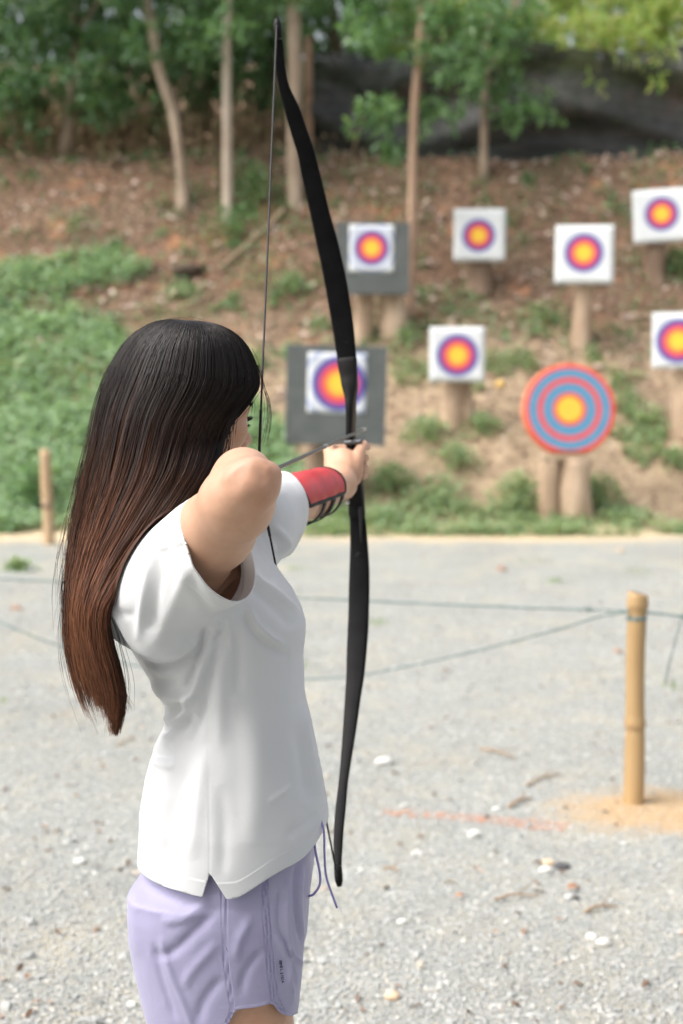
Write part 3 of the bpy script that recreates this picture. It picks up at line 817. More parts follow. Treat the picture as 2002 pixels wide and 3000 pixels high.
# ------------------------------------------------------------------ shade net
def shade_net():
    nu, nv = 150, 26
    us = np.linspace(912, 2300, nu); V = []
    for j in range(nv):
        f = j / (nv - 1)
        for u in us:
            k = (u - 912) / 1388
            vb = 486 - 18 * k + 10 * math.sin(k * 9); vt = 150 - 30 * k + 26 * math.sin(k * 11 + .5) * (1 if k > .1 else .4)
            v = vb + (vt - vb) * f
            y = 21.75 + 0.35 * k
            sag = 0.17 * math.sin(f * 9.5 + 2.2 * math.sin(k * 8) + k * 4) * math.sin(f * math.pi) + 0.07 * math.sin(k * 26 + f * 3) * (1 - f * .5)
            sag += 0.06 * float(vnoise(np.array([k * 26, f * 9 + k * 5, 0.0]), 1.0, 3))
            if f < 0.12: sag -= (0.12 - f) * 1.6
            V.append(PY(u, v, y + sag))
    i = np.arange(nv - 1)[:, None] * nu + np.arange(nu - 1)[None]
    Q = np.stack([i, i + 1, i + nu + 1, i + nu], -1).reshape(-1, 4)
    m = M('black shade net')
    col = m.ramp(m.noise(3, 5, .65, m.n('Mapping', {'Vector': m.obj(), 'Scale': (.5, 1, 3.2)}).outputs[0], 1.2), [(0.34, (0.006, 0.007, 0.007)), (0.5, (0.018, 0.020, 0.020)), (0.68, (0.046, 0.050, 0.050))])
    p = m.pbr(col, 0.55, m.bump(m.noise(14, 4, .6), 0.5, 0.03))
    tr = m.n('BsdfTransparent').outputs[0]
    gz = m.n('SeparateXYZ', {'Vector': m.n('TexCoord').outputs['Generated']}).outputs['Z']
    fac = m.ramp(m.math('ADD', gz, m.math('MULTIPLY', m.math('SUBTRACT', m.noise(1.6, 4, .6), .5), .5)), [(.35, .97), (.95, .80)])
    mx = m.n('MixShader', {'Fac': fac}); m.put(mx.inputs[1], tr); m.put(mx.inputs[2], p)
    V = np.array(V)
    b = V[nu // 2].copy(); b[2] = ground_z(b[0], b[1])
    t = thing('shade_net', 'sagging black shade net stretched along the top of the bank', 'net', b)
    o = obj('mesh_sheet', V, [Q], m.done(mx.outputs[0]), t)
    mb = MB(); mb.add(*tube(V[-nu:], 0.012, 6)); mb.build('top_cord', simple('black cord', (0.03, 0.03, 0.03)), t)
shade_net()
mtie = simple('black tie', (0.02, 0.02, 0.02))
def net_post():
    p = np.array(pxpath([(905, 500), (906, 380), (904, 150), (903, 110)], 21.7)); b = p[0].copy(); b[2] = ground_z(b[0], b[1])
    t = thing('net_post', 'brown wooden post holding the left end of the black net', 'post', b)
    p[0, 2] = b[2] - .1
    path = spline(p, 14); mb = MB(); mb.add(*tube(path, 0.062 + .003 * vnoise(path, 4), 12, rough=.02)); mb.build('pole', simple('brown post', (0.20, 0.12, 0.075), (0.33, 0.22, 0.15), 6, 0.9, 0.4, 25, .01, (1, 1, .25)), t)
    for z in (.25, .6, .95):
        mb = MB(); q = path[int(z * 13)]; a = np.linspace(0, 2 * math.pi, 14)
        mb.add(*tube(q + np.stack([np.cos(a), np.sin(a), a * .005], -1) * np.array([.066, .066, 1]), .006, 5)); mb.build('lashing', mtie, t)
net_post()

# ------------------------------------------------------------------ rope fence
MBAM = simple('weathered bamboo', (0.32, 0.20, 0.085), (0.45, 0.31, 0.155), 5, 0.6, 0.25, 40, 0.004, (1, 1, 0.12))
MBAMI = simple('bamboo cut end', (0.16, 0.10, 0.06), (0.30, 0.2, 0.12), 30, 0.9)
MBAMN = simple('bamboo node ring', (0.26, 0.16, 0.07), (0.40, 0.26, 0.13), 20, 0.7)
def bamboo_post():
    d = 5.14; c0 = on_ground(1852, 2352); y = c0[1]
    top = PY(1871, 1738, y)
    t = thing('bamboo_post', 'tan bamboo post with cut top standing in a patch of orange soil', 'post', c0)
    n = 60; z = np.linspace(0, 1, n)
    path = (c0 - np.array([0, 0, .12]))[None] * (1 - z)[:, None] + top[None] * z[:, None]
    r = np.full(n, 0.0355)
    r -= 0.004 * np.exp(-((z - .905) / .018) ** 2)
    for zn in (0.47, 0.955): r += 0.004 * np.exp(-((z - zn) / .012) ** 2) - 0.0025 * np.exp(-((z - zn + .03) / .01) ** 2)
    r += 0.002 * np.sin(z * 7)
    path[:, 0] += 0.004 * np.sin(z * 6)
    V, Q, T = tube(path, r, 24, cap=False)
    seg = 24
    # hollow cut top, slightly slanted
    k = V[-seg:].copy(); k[:, 2] += (k[:, 0] - top[0]) * -0.22; V[-seg:] = k
    cen = k.mean(0); inn = cen + (k - cen) * 0.72; low = inn - np.array([0, 0, .07])
    b0 = len(V); V = np.concatenate([V, inn, low, [low.mean(0)]])
    j = np.arange(seg); j2 = (j + 1) % seg
    Q2 = np.concatenate([np.stack([b0 - seg + j, b0 - seg + j2, b0 + j2, b0 + j], -1), np.stack([b0 + j, b0 + j2, b0 + seg + j2, b0 + seg + j], -1)])
    T2 = np.stack([b0 + seg + j, b0 + seg + j2, np.full(seg, b0 + 2 * seg)], -1)
    obj('culm', V, [Q, Q2, T2], [MBAM, MBAMI], t, mats=[0, 1, 1])
    for zn in (0.47, 0.955):
        mb = MB(); q = path[int(zn * (n - 1))]; a = np.linspace(0, 2 * math.pi, 25)
        mb.add(*tube(q + np.stack([np.cos(a) * .0385, np.sin(a) * .0385, 0 * a], -1), .0026, 6)); mb.build('node_ring', MBAMN, t)
    return t, y, path
BT, BY, BPATH = bamboo_post()
MROPE = simple('green grey rope', (0.10, 0.15, 0.14), (0.20, 0.26, 0.25), 60, 0.8, 0.6, 220, 0.002)
def rope(label, pts, y0, y1, r, wrap=False, knots=()):
    """pts in photo pixels from left to right, distance running from y0 to y1"""
    u0, u1 = pts[0][0], pts[-1][0]
    w = np.array([PY(u, v, y0 + (y1 - y0) * (u - u0) / (u1 - u0)) for u, v in pts])
    path = spline(w, 90)
    path += 0.0012 * np.stack([vnoise(path, 9), vnoise(path + 3, 9), vnoise(path + 7, 9)], -1)
    t = thing('rope', label, 'rope', path[0], 'ropes of the low fence')
    mb = MB(); mb.add(*tube(path, r * (1 + .12 * np.sin(np.arange(90) * 2.4)), 8)); mb.build('strand', MROPE, t)
    mb = MB()
    for (u, v) in knots:
        i = np.argmin(np.abs(proj(path)[0] - u)); c = path[i]
        a = np.linspace(0, 2 * math.pi * 2, 30)
        mb.add(*tube(c + np.stack([np.linspace(-.012, .012, 30), np.cos(a) * r * 1.7, np.sin(a) * r * 1.7], -1), r * .8, 6))
    if knots: mb.build('knot', MROPE, t)
    return t
rope('upper tight green rope running level to the bamboo post', [(-260, 1688), (0, 1695), (300, 1712), (620, 1732), (870, 1750), (1200, 1766), (1500, 1778), (1842, 1791)], 6.3, BY - .02, .0042, knots=[(1728, 1787)])
rope('lower slack green rope sagging behind the archer to the bamboo post', [(-260, 1700), (0, 1822), (180, 1893), (400, 1950), (640, 1985), (880, 1990), (1080, 1974), (1400, 1906), (1640, 1842), (1760, 1806), (1842, 1793)], 6.3, BY - .03, .0036)
rope('short rope leaving the bamboo post towards the right edge', [(1894, 1794), (1960, 1801), (2010, 1808), (2200, 1830), (2600, 1850)], BY - .02, BY - .3, .0044, knots=[(2000, 1807)])
def hanging():
    c = np.array([PY(1996, 1812, BY - .05), PY(1982, 1860, BY - .05), PY(1966, 1930, BY - .05), PY(1950, 2002, BY - .05)])
    p = spline(c, 24)
    t = thing('cord', 'thin loose cord end hanging from the rope at the right edge', 'cord', p[0])
    mb = MB(); mb.add(*tube(p, np.linspace(.0018, .0024, 24), 6)); mb.add(*tube(p + np.array([.006, 0, 0]) * np.sin(np.linspace(0, 6, 24))[:, None], .0012, 6)); mb.build('strand', MROPE, t)
hanging()
def rope_tie():
    i = int(.905 * 59); q = BPATH[i]; a = np.linspace(0, 2 * math.pi * 3, 60)
    mb = MB(); mb.add(*tube(q + np.stack([np.cos(a) * .0335, np.sin(a) * .0335, np.linspace(-.006, .006, 60)], -1), .0034, 6)); mb.build('rope_tie', MROPE, BT)
rope_tie()

def stake():
    y = 14.4; b = PY(143, 1580, y); b[2] = ground_z(b[0], b[1]); top = PY(134, 1316, y)
    t = thing('wooden_stake', 'pale wooden stake at the gravel edge, left of the archer', 'post', b)
    z = np.linspace(0, 1, 16)[:, None]; path = (b - np.array([0, 0, .1])) * (1 - z) + top * z; path[:, 0] += .006 * np.sin(z[:, 0] * 6)
    mb = MB(); mb.add(*tube(path, .062 - .008 * z[:, 0], 14, rough=.02)); mb.build('shaft', simple('pale stake wood', (0.38, 0.25, 0.14), (0.50, 0.36, 0.22), 5, .8, .4, 24, .01, (1, 1, .2)), t)
    mb = MB(); mb.add(*tube(path[7:8].repeat(2, 0) + np.array([[0, -.006, -.03], [0, -.006, .03]]), .058, 14)); mb.build('knot_mark', simple('dark knot', (0.18, .12, .08), (.3, .2, .12), 20), t)
stake()
clump('shrub', 'broad leaved plant leaning against the wooden stake', 95, 1500, 90, 150, 60, LMID, 'shrub', 0.17)

# ------------------------------------------------------------------ loose things on the gravel and bank
MWS = simple('white stone', (0.48, 0.48, 0.45), (0.62, 0.62, 0.58), 30, .8, .4, 80, .003)
MTAN = simple('tan stone', (0.55, 0.38, 0.24), (0.72, 0.56, 0.40), 30, .8, .4, 80, .003)
MDK = simple('dark lump', (0.05, 0.05, 0.055), (0.10, 0.10, 0.10), 30, .8, .4, 80, .003)
MTW = simple('dry twig', (0.22, 0.15, 0.10), (0.42, 0.32, 0.22), 20, .9, .4, 80, .003)
MLF = simple('dead leaf', (0.26, 0.13, 0.08), (0.42, 0.24, 0.15), 20, .8, .3, 80, .003)
def stone(label, u, v, wpx, mat, flat=.6, cat='stone', name='stone', group=None):
    p = on_ground(u, v); s = wpx * np.linalg.norm(p - CAM) / FP / 2
    import bmesh
    bm = bmesh.new(); bmesh.ops.create_icosphere(bm, subdivisions=3, radius=1)
    V = np.array([q.co[:] for q in bm.verts]); T = np.array([[a.index for a in f.verts] for f in bm.faces]); bm.free()
    V = V * (1 + .28 * vnoise(V + rng.random(3) * 20, 1.3, 3))[:, None]
    V = V * np.array([s, s * .85, s * flat]) + p + np.array([0, 0, s * flat * .55])
    tag(obj(name, V, [T], mat), label, cat, group)
def twig(label, a, b, r, cat='twig', fork=True):
    A, B = on_ground(*a), on_ground(*b); A[2] += .008; B[2] += .012
    p = spline([A, A * .6 + B * .4 + np.array([0, .012, .006]), B], 12)
    mb = MB(); mb.add(*tube(p, np.linspace(r, r * .5, 12), 7, rough=.08))
    if fork: mb.add(*tube(spline([p[6], p[6] + (B - A) * .25 + np.array([.01, .04, .012])], 6), np.linspace(r * .5, r * .25, 6), 6))
    tag(mb.build('twig', MTW), label, cat, 'twigs on the gravel')
def deadleaf(label, u, v, wpx, mat=MLF):
    p = on_ground(u, v); s = wpx * np.linalg.norm(p - CAM) / FP
    q = p + np.array([-s / 2, 0, .012])
    V, Q, T = leaf_mesh(q[None], np.array([[1, .3, .12]]), np.array([[0, -.4, 1.0]]), s, s * .5, .35, .2)
    o = obj('dead_leaf', V, [Q, T], mat); tag(o, label, 'leaf', 'dead leaves on the gravel')
    md = o.modifiers.new('t', 'SOLIDIFY'); md.thickness = .001
stone('largest white stone on the gravel, right of the lower bow limb', 1125, 2240, 50, MWS, group='white stones')
stone('round white stone below the orange line', 1390, 2452, 42, MWS, group='white stones')
stone('white stone just left of the dark lump', 1600, 2556, 36, MWS, group='white stones')
stone('tan stone touching the dark lump', 1606, 2534, 34, MTAN)
stone('small black lump lying on the gravel beside a tan stone', 1646, 2545, 48, MDK, .45, 'lump', 'dark_lump')
stone('flat white stone at the lower right, beside a smaller one', 1770, 2770, 46, MWS, group='white stones')
stone('small white stone left of the flat white stone at lower right', 1735, 2752, 36, MWS, group='white stones')
stone('white stone near the lowest tip of the bow, low on the gravel', 1180, 2708, 32, MWS, group='white stones')
stone('orange brown stone low on the gravel beside the shorts', 1150, 2928, 44, MTAN)
stone('white stone at the left gravel level with the shirt hem', 235, 2530, 36, MWS, group='white stones')
stone('yellow ball-like fruit lying on the bank beside the split stump target', 1466, 1133, 27, simple('yellow fruit', (0.62, 0.40, 0.10), (0.75, 0.52, 0.18), 20), .9, 'fruit', 'fruit')
twig('long dry twig left of the bamboo post foot', (1545, 2306), (1640, 2276), .006)
twig('forked dry twig left of the longer twig, higher on the gravel', (1410, 2200), (1510, 2228), .006)
twig('short thick twig just above the orange line', (1492, 2372), (1556, 2346), .008)
twig('dark twig below the orange line at the right', (1715, 2680), (1810, 2668), .006)
twig('brown twig in the middle of the lower gravel', (1450, 2645), (1580, 2636), .005)
twig('short twig right of the lower bow tip', (1125, 2555), (1170, 2565), .005)
twig('thin twig on the left gravel beside the hair tips', (345, 2190), (400, 2170), .004)
deadleaf('rust brown leaf right of the dark lump', 1684, 2616, 46)
deadleaf('curled brown leaf left of the bamboo post', 1815, 1918, 36)
deadleaf('brown leaf on the far gravel between bow and round target', 1475, 1676, 44)
deadleaf('orange leaf on the far gravel below the round target', 1822, 1618, 32, MTAN)
deadleaf('brown leaf low on the gravel right of the bow tip', 1350, 2638, 34)
deadleaf('brown leaf on the left gravel beside the hair', 50, 1792, 40)

stone('dark brown clod of earth on the bank above the archer, beside the path', 548, 806, 84, simple('dark clod', (0.05, 0.035, 0.025), (0.10, 0.07, 0.05), 12, .95, .6, 30, .02), .5, 'clod', 'earth_clod')
def fallen_pole():
    p = np.array([on_ground(u, v) + np.array([0, -.03, .05]) for u, v in ((835, 622), (790, 670), (740, 715), (690, 760), (640, 800))])
    mb = MB(); mb.add(*tube(spline(p, 20), np.linspace(.03, .022, 20), 9, rough=.05))
    tag(mb.build('fallen_branch', MTW), 'pale fallen branch lying slantwise on the bank below the thick trunk', 'branch')
fallen_pole()
# ================================================================== BOW AND ARROW
S = 1.2769
NOCK = P(757, 1397, 2.10)
ARROW_TIP = P(1072, 1255, 2.86)
GRIP = P(1029, 1345, 2.75)
AD = (ARROW_TIP - NOCK) / np.linalg.norm(ARROW_TIP - NOCK)
TIP_U, TIP_L = P(813, 62, 2.44), P(994, 2588, 2.44)
BV = (TIP_U - TIP_L) / np.linalg.norm(TIP_U - TIP_L)
WD = np.cross(AD, BV); WD /= np.linalg.norm(WD)          # width direction of the limbs, to the right
MBOW = simple('black limb lacquer', (0.004, 0.004, 0.005), (0.008, 0.008, 0.009), 30, 0.46, 0.05, 200, .001, Specular_IOR_Level=.09)
MBOWR = simple('black riser paint', (0.007, 0.007, 0.0075), (0.012, 0.012, 0.012), 30, 0.42, 0.12, 150, .001, Specular_IOR_Level=.14)
MSTR = simple('black string', (0.008, 0.008, 0.008), None, rough=0.6)
MSILV = simple('grey arrow shaft', (0.09, 0.095, 0.095), (0.14, 0.145, 0.145), 30, 0.35, Metallic=0.5)
MSTEEL = simple('steel point', (0.55, 0.56, 0.56), None, rough=0.3, Metallic=0.9)
MSHELF = simple('grey rubber shelf', (0.05, 0.055, 0.06), (0.09, 0.10, 0.11), 40, 0.4)

def strip(rows, name, mat, parent, closed=True):
    """rows: (u, v, d, width_px, thick_m, twist): a bar with rounded edges along the rows"""
    rows = np.array(rows, float)
    R = spline(rows[:, :6] * np.array([1, 1, 1000, 1, 1000, 100]), 110) / np.array([1, 1, 1000, 1, 1000, 100])
    c = np.array([P(*r[:3]) for r in R]); w = R[:, 3] * R[:, 2] / FP / 2; th = R[:, 4] / 2
    t = np.gradient(c, axis=0); t /= np.linalg.norm(t, axis=1)[:, None]
    W = WD - t * (t @ WD)[:, None]; W /= np.linalg.norm(W, axis=1)[:, None]
    N = np.cross(W, t)
    ct, st = np.cos(R[:, 5])[:, None], np.sin(R[:, 5])[:, None]
    W, N = W * ct + N * st, N * ct - W * st
    k = 20; a = np.arange(k) * 2 * math.pi / k; e = 0.35
    ca = np.sign(np.cos(a)) * np.abs(np.cos(a)) ** e; sa = np.sign(np.sin(a)) * np.abs(np.sin(a)) ** (0.75)
    V = c[:, None] + w[:, None, None] * ca[None, :, None] * W[:, None] + th[:, None, None] * sa[None, :, None] * N[:, None]
    m = len(c); V = V.reshape(-1, 3)
    i = np.arange(m - 1)[:, None] * k; j = np.arange(k)[None]; j2 = (j + 1) % k
    Q = np.stack([i + j, i + j2, i + k + j2, i + k + j], -1).reshape(-1, 4)
    V = np.concatenate([V, c[:1], c[-1:]]); j = np.arange(k); j2 = (j + 1) % k
    T = np.concatenate([np.stack([np.full(k, m * k), j2, j], -1), np.stack([np.full(k, m * k + 1), (m - 1) * k + j, (m - 1) * k + j2], -1)])
    return obj(name, V, [Q, T], mat, parent), c, N

def bow_d(v):
    """distance along the view axis of the bow's centre line: the limbs are drawn back towards the archer"""
    s = np.clip((1130 - v) / 1070, 0, 1) + np.clip((v - 1560) / 1030, 0, 1)
    return 2.75 - 0.33 * s ** 1.7 + 0.02 * np.clip((s - .85) / .15, 0, 1)

def build_bow():
    t = thing('recurve_bow', 'black recurve bow at full draw held upright by the archer', 'bow', GRIP)
    up = [(56, 637, 13), (80, 638.5, 18), (120, 641.5, 21), (150, 644, 22), (200, 652.5, 25.5), (250, 670.5, 35.5), (300, 686, 40), (350, 702, 41), (400, 713.5, 45), (450, 725.5, 45.5), (500, 737, 47), (550, 749.5, 51),
          (600, 761, 52), (650, 771, 53), (700, 779.5, 52.5), (750, 787.5, 51), (800, 793.5, 47.5), (838, 798, 43.5), (856, 800, 33), (870, 801, 20)]
    lo = [(1158, 818, 22), (1172, 819, 34), (1200, 821.5, 38), (1250, 824, 42), (1300, 825, 47), (1350, 824.5, 49.5), (1400, 823.5, 49), (1450, 821.5, 49.5), (1500, 818.5, 47.5), (1550, 815.5, 43), (1600, 810, 38), (1650, 805, 34),
          (1700, 799.5, 29.5), (1750, 793.5, 25), (1800, 787.5, 22.5), (1850, 782.5, 24.5), (1900, 778, 23.5), (1950, 776, 20.5), (2000, 776.5, 15), (2026, 777.5, 12)]
    def rows(l, rev=False):
        out = []
        for v, u, w in l:
            sv = v * S; tip = abs(sv - 1330) / 1280
            out.append((u * S, sv, float(bow_d(sv)), w * S * 0.985, 0.012 - 0.0065 * tip, 0.0))
        return out
    strip(rows(up), 'limb', MBOW, t); strip(rows(lo), 'limb', MBOW, t)
    ri = [(812, 795, 40, .006), (826, 796.5, 46.3, .014), (840, 798, 44.5, .017), (862, 800.5, 40, .020), (880, 802.5, 37.5, .026), (895, 804, 33, .030), (910, 805, 25.5, .034), (932, 805.5, 20.5, .04), (960, 805.5, 17.5, .042), (990, 805, 16.5, .042), (1012, 806, 20, .04), (1040, 809, 22, .036),
          (1070, 813, 24, .036), (1095, 816, 29, .038), (1120, 818, 33.5, .034), (1145, 818.5, 36.5, .028), (1168, 819, 38, .022), (1180, 819.5, 38.5, .016), (1190, 820, 34, .006)]
    strip([(u * S, v * S, 2.75 - .004, w * S, th, 0) for v, u, w, th in ri], 'riser', MBOWR, t)
    # dark slot and step where the limbs meet the riser
    for v0, v1, u0, u1 in ((1162, 1245, 827, 829),):
        c = spline([P(u0 * S, v0 * S, 2.735), P(u1 * S, v1 * S, 2.735)], 8); mb = MB(); mb.add(*tube(c, np.linspace(.0045, .001, 8), 8)); mb.build('limb_slot', MSTR, t)
    for u, v in ((824, 1278), (793, 778)):
        c = P(u * S, v * S, float(bow_d(v * S)) - .006); mb = MB(); mb.add(*tube([c + AD * .004, c + AD * .0012, c + AD * .0006], [.0085, .0085, .0075], 20)); mb.build('limb_bolt', MBOWR, t)
    c = P(1040, 1293, 2.74); ax = np.array([AD, WD, np.cross(AD, WD)])
    mb = MB(); mb.add(*box(c, ax, (.022, .018, .0045), .003)); mb.build('arrow_shelf', MSHELF, t, smooth=False)
    mb = MB(); mb.add(*box(P(1021, 1471, 2.735), ax, (.012, .004, .003), .001)); mb.build('limb_shim', MSTEEL, t, smooth=False)
    for tip, sgn in ((TIP_U, 1), (TIP_L, -1)):
        mb = MB(); mb.add(*tube([tip - BV * sgn * .030, tip - BV * sgn * .012, tip - BV * sgn * .004, tip + BV * sgn * .005], [.0068, .0072, .0068, .004], 14)); mb.build('limb_tip', MBOWR, t)
    s = [TIP_U + BV * -.008 - AD * .006, NOCK, TIP_L + BV * .008 - AD * .006]
    mb = MB(); mb.add(*tube(np.concatenate([np.linspace(s[0], s[1], 30), np.linspace(s[1], s[2], 30)[1:]]), .0016, 8))
    st = mb.build('bowstring', MSTR, t)
    mb = MB(); mb.add(*tube(np.concatenate([s[1] + (s[0] - s[1]) * np.linspace(.13, 0, 8)[:, None], s[1] + (s[2] - s[1]) * np.linspace(0, .13, 8)[1:, None]]), .0022, 8))
    mb.build('serving', MSTR, st)
    return t
build_bow()

def build_arrow():
    t = thing('arrow', 'thin grey arrow lying on the drawn bow above the bow hand', 'arrow', NOCK)
    mb = MB(); mb.add(*tube(np.linspace(NOCK + AD * .012, ARROW_TIP - AD * .03, 20), .0034, 12)); mb.build('shaft', MSILV, t)
    a = ARROW_TIP; mb = MB(); mb.add(*tube([a - AD * .034, a - AD * .03, a - AD * .014, a - AD * .004, a], [.0034, .0038, .0036, .0022, .0004], 12)); mb.build('point', MSTEEL, t)
    mb = MB(); mb.add(*tube([NOCK - AD * .006, NOCK, NOCK + AD * .016], [.0038, .0042, .0036], 12)); mb.build('nock', simple('yellow nock', (.7, .45, .05)), t)
    s1 = np.cross(AD, [0, 0, 1.0]); s1 /= np.linalg.norm(s1); s2 = np.cross(s1, AD)
    for k in range(3):
        an = 0.5 + k * 2.0944; o = s1 * math.cos(an) + s2 * math.sin(an)
        V = []
        for x, h in ((.025, 0), (.03, .010), (.06, .008), (.085, 0)):
            for e in (-.0004, .0004): V += [NOCK + AD * x + o * .003 + np.cross(AD, o) * e, NOCK + AD * x + o * (.003 + h) + np.cross(AD, o) * e]
        Q = []
        for i in range(3):
            b = i * 4; Q += [[b, b + 4, b + 5, b + 1], [b + 2, b + 3, b + 7, b + 6], [b + 1, b + 5, b + 7, b + 3]]
        obj('vane', np.array(V), [np.array(Q)], simple('yellow vane', (.65, .5, .1)), t, smooth=False)
    q = NOCK + AD * .43; mb = MB(); mb.add(*tube([q, q + AD * .012], .0037, 12)); mb.build('band', MSTEEL, t)
build_arrow()
# ================================================================== SIGNED DISTANCE MODELLING
def unit(v): v = np.asarray(v, float); return v / np.linalg.norm(v)

class Field:
    """a distance field sampled on a grid; shapes are blended into it one after another"""
    def __init__(s, lo, hi, h):
        s.lo = np.asarray(lo, float); s.h = h
        s.n = np.ceil((np.asarray(hi) - s.lo) / h).astype(int) + 1
        s.f = np.full(s.n, 0.25, np.float32)
    def sub(s, blo, bhi):
        a = np.clip(np.floor((np.asarray(blo) - s.lo) / s.h).astype(int), 0, s.n)
        b = np.clip(np.ceil((np.asarray(bhi) - s.lo) / s.h).astype(int) + 1, 0, s.n)
        sl = tuple(slice(i, j) for i, j in zip(a, b))
        ax = [(s.lo[k] + s.h * np.arange(a[k], b[k])).astype(np.float32) for k in range(3)]
        return sl, ax
    def put(s, sl, d, k, op):
        f = s.f[sl]
        if op == 'add':
            if k > 0:
                h = np.clip(0.5 + 0.5 * (f - d) / k, 0, 1)
                s.f[sl] = f * (1 - h) + d * h - k * h * (1 - h)
            else: s.f[sl] = np.minimum(f, d)
        else:
            if k > 0:
                h = np.clip(0.5 - 0.5 * (f + d) / k, 0, 1)
                s.f[sl] = f * (1 - h) - d * h + k * h * (1 - h)
            else: s.f[sl] = np.maximum(f, -d)
    def cone(s, a, b, ra, rb, k=0.02, op='add', flat=None):
        """rounded cone; flat=(axis, factor) squashes it along a direction"""
        a = np.asarray(a, float); b = np.asarray(b, float)
        R = max(ra, rb) + k + 0.03
        if flat: R = R * max(1, 1 / flat[1])
        sl, ax = s.sub(np.minimum(a, b) - R, np.maximum(a, b) + R)
        if any(len(x) == 0 for x in ax): return s
        ba = (b - a); L2 = float(ba @ ba) + 1e-12
        X, Y, Z = ax[0][:, None, None] - np.float32(a[0]), ax[1][None, :, None] - np.float32(a[1]), ax[2][None, None, :] - np.float32(a[2])
        t = np.clip((X * ba[0] + Y * ba[1] + Z * ba[2]) / L2, 0, 1).astype(np.float32)
        X, Y, Z = X - t * np.float32(ba[0]), Y - t * np.float32(ba[1]), Z - t * np.float32(ba[2])
        if flat:
            n = unit(flat[0]); q = (X * n[0] + Y * n[1] + Z * n[2]) * (1 / flat[1] - 1)
            X, Y, Z = X + q * n[0], Y + q * n[1], Z + q * n[2]
        d = np.sqrt(X * X + Y * Y + Z * Z) - (ra + (rb - ra) * t)
        s.put(sl, d.astype(np.float32), k, op); return s
    def chain(s, pts, rad, k=0.015, **kw):
        for i in range(len(pts) - 1): s.cone(pts[i], pts[i + 1], rad[i], rad[i + 1], k, **kw)
        return s
    def ell(s, c, ax, r, k=0.02, op='add'):
        """ellipsoid; ax rows are its axes"""
        c = np.asarray(c, float); r = np.asarray(r, float); ax = np.asarray(ax, float)
        R = r.max() + k + 0.03
        sl, g = s.sub(c - R, c + R)
        if any(len(x) == 0 for x in g): return s
        X, Y, Z = g[0][:, None, None] - c[0], g[1][None, :, None] - c[1], g[2][None, None, :] - c[2]
        q = [X * ax[i][0] + Y * ax[i][1] + Z * ax[i][2] for i in range(3)]
        k0 = np.sqrt(sum((q[i] / r[i]) ** 2 for i in range(3))) + 1e-9
        k1 = np.sqrt(sum((q[i] / r[i] ** 2) ** 2 for i in range(3))) + 1e-9
        s.put(sl, (k0 * (k0 - 1) / k1).astype(np.float32), k, op); return s
    def loft(s, z, cx, cy, rx, ry, p=2.0, k=0.02, rot=0.0, op='add'):
        """stacked (super)ellipses: arrays over the heights z, ascending"""
        z = np.asarray(z, float); M_ = max(np.max(rx), np.max(ry)) + k + 0.04
        cx, cy, rx, ry = (np.broadcast_to(np.asarray(q, float), z.shape) for q in (cx, cy, rx, ry))
        sl, g = s.sub((cx.min() - M_, cy.min() - M_, z[0] - .03), (cx.max() + M_, cy.max() + M_, z[-1] + .03))
        if any(len(x) == 0 for x in g): return s
        Z = g[2]
        zi = lambda a: np.interp(Z, z, a)[None, None, :]
        X = g[0][:, None, None] - zi(cx); Y = g[1][None, :, None] - zi(cy)
        if rot: X, Y = X * math.cos(rot) + Y * math.sin(rot), Y * math.cos(rot) - X * math.sin(rot)
        a, b = zi(rx), zi(ry)
        k0 = ((np.abs(X) / a) ** p + (np.abs(Y) / b) ** p) ** (1 / p) + 1e-9
        k1 = np.sqrt((X / a ** 2) ** 2 + (Y / b ** 2) ** 2) / (np.sqrt((X / a) ** 2 + (Y / b) ** 2) + 1e-9) + 1e-9
        d = (k0 - 1) / k1
        d = np.maximum(d, np.maximum(z[0] - Z, Z - z[-1])[None, None, :])
        s.put(sl, d.astype(np.float32), k, op); return s
    def sample(s, p):
        q = (np.asarray(p) - s.lo) / s.h
        i = np.clip(np.floor(q).astype(int), 0, s.n - 2); f = np.clip(q - i, 0, 1)
        r = 0
        for dx in (0, 1):
            for dy in (0, 1):
                for dz in (0, 1):
                    w = (f[:, 0] if dx else 1 - f[:, 0]) * (f[:, 1] if dy else 1 - f[:, 1]) * (f[:, 2] if dz else 1 - f[:, 2])
                    r = r + w * s.f[i[:, 0] + dx, i[:, 1] + dy, i[:, 2] + dz]
        return r
    def grad(s, p):
        e = s.h
        return np.stack([s.sample(p + np.eye(3)[i] * e) - s.sample(p - np.eye(3)[i] * e) for i in range(3)], -1) / (2 * e)
    def mesh(s):
        """surface nets"""
        f = s.f; n = f.shape
        ins = f < 0
        c = [slice(0, -1), slice(1, None)]
        cnt = np.zeros(tuple(x - 1 for x in n), np.int8)
        for i in (0, 1):
            for j in (0, 1):
                for k in (0, 1): cnt += ins[c[i], c[j], c[k]]
        act = (cnt > 0) & (cnt < 8)
        I = np.argwhere(act); m = len(I)
        idx = np.full(act.shape, -1, np.int32); idx[tuple(I.T)] = np.arange(m)
        pos = np.zeros((m, 3)); num = np.zeros(m)
        cor = {(i, j, k): f[I[:, 0] + i, I[:, 1] + j, I[:, 2] + k] for i in (0, 1) for j in (0, 1) for k in (0, 1)}
        for a in range(3):
            o = [x for x in range(3) if x != a]
            for p in (0, 1):
                for q in (0, 1):
                    k0 = [0, 0, 0]; k0[o[0]] = p; k0[o[1]] = q; k1 = list(k0); k1[a] = 1
                    f0, f1 = cor[tuple(k0)], cor[tuple(k1)]
                    x = (f0 < 0) != (f1 < 0)
                    t = np.where(x, f0 / np.where(x, f0 - f1, 1), 0)
                    v = np.array(k0, float)[None].repeat(m, 0); v[:, a] = t
                    pos[x] += v[x]; num[x] += 1
        V = s.lo + (I + pos / num[:, None]) * s.h
        quads = []
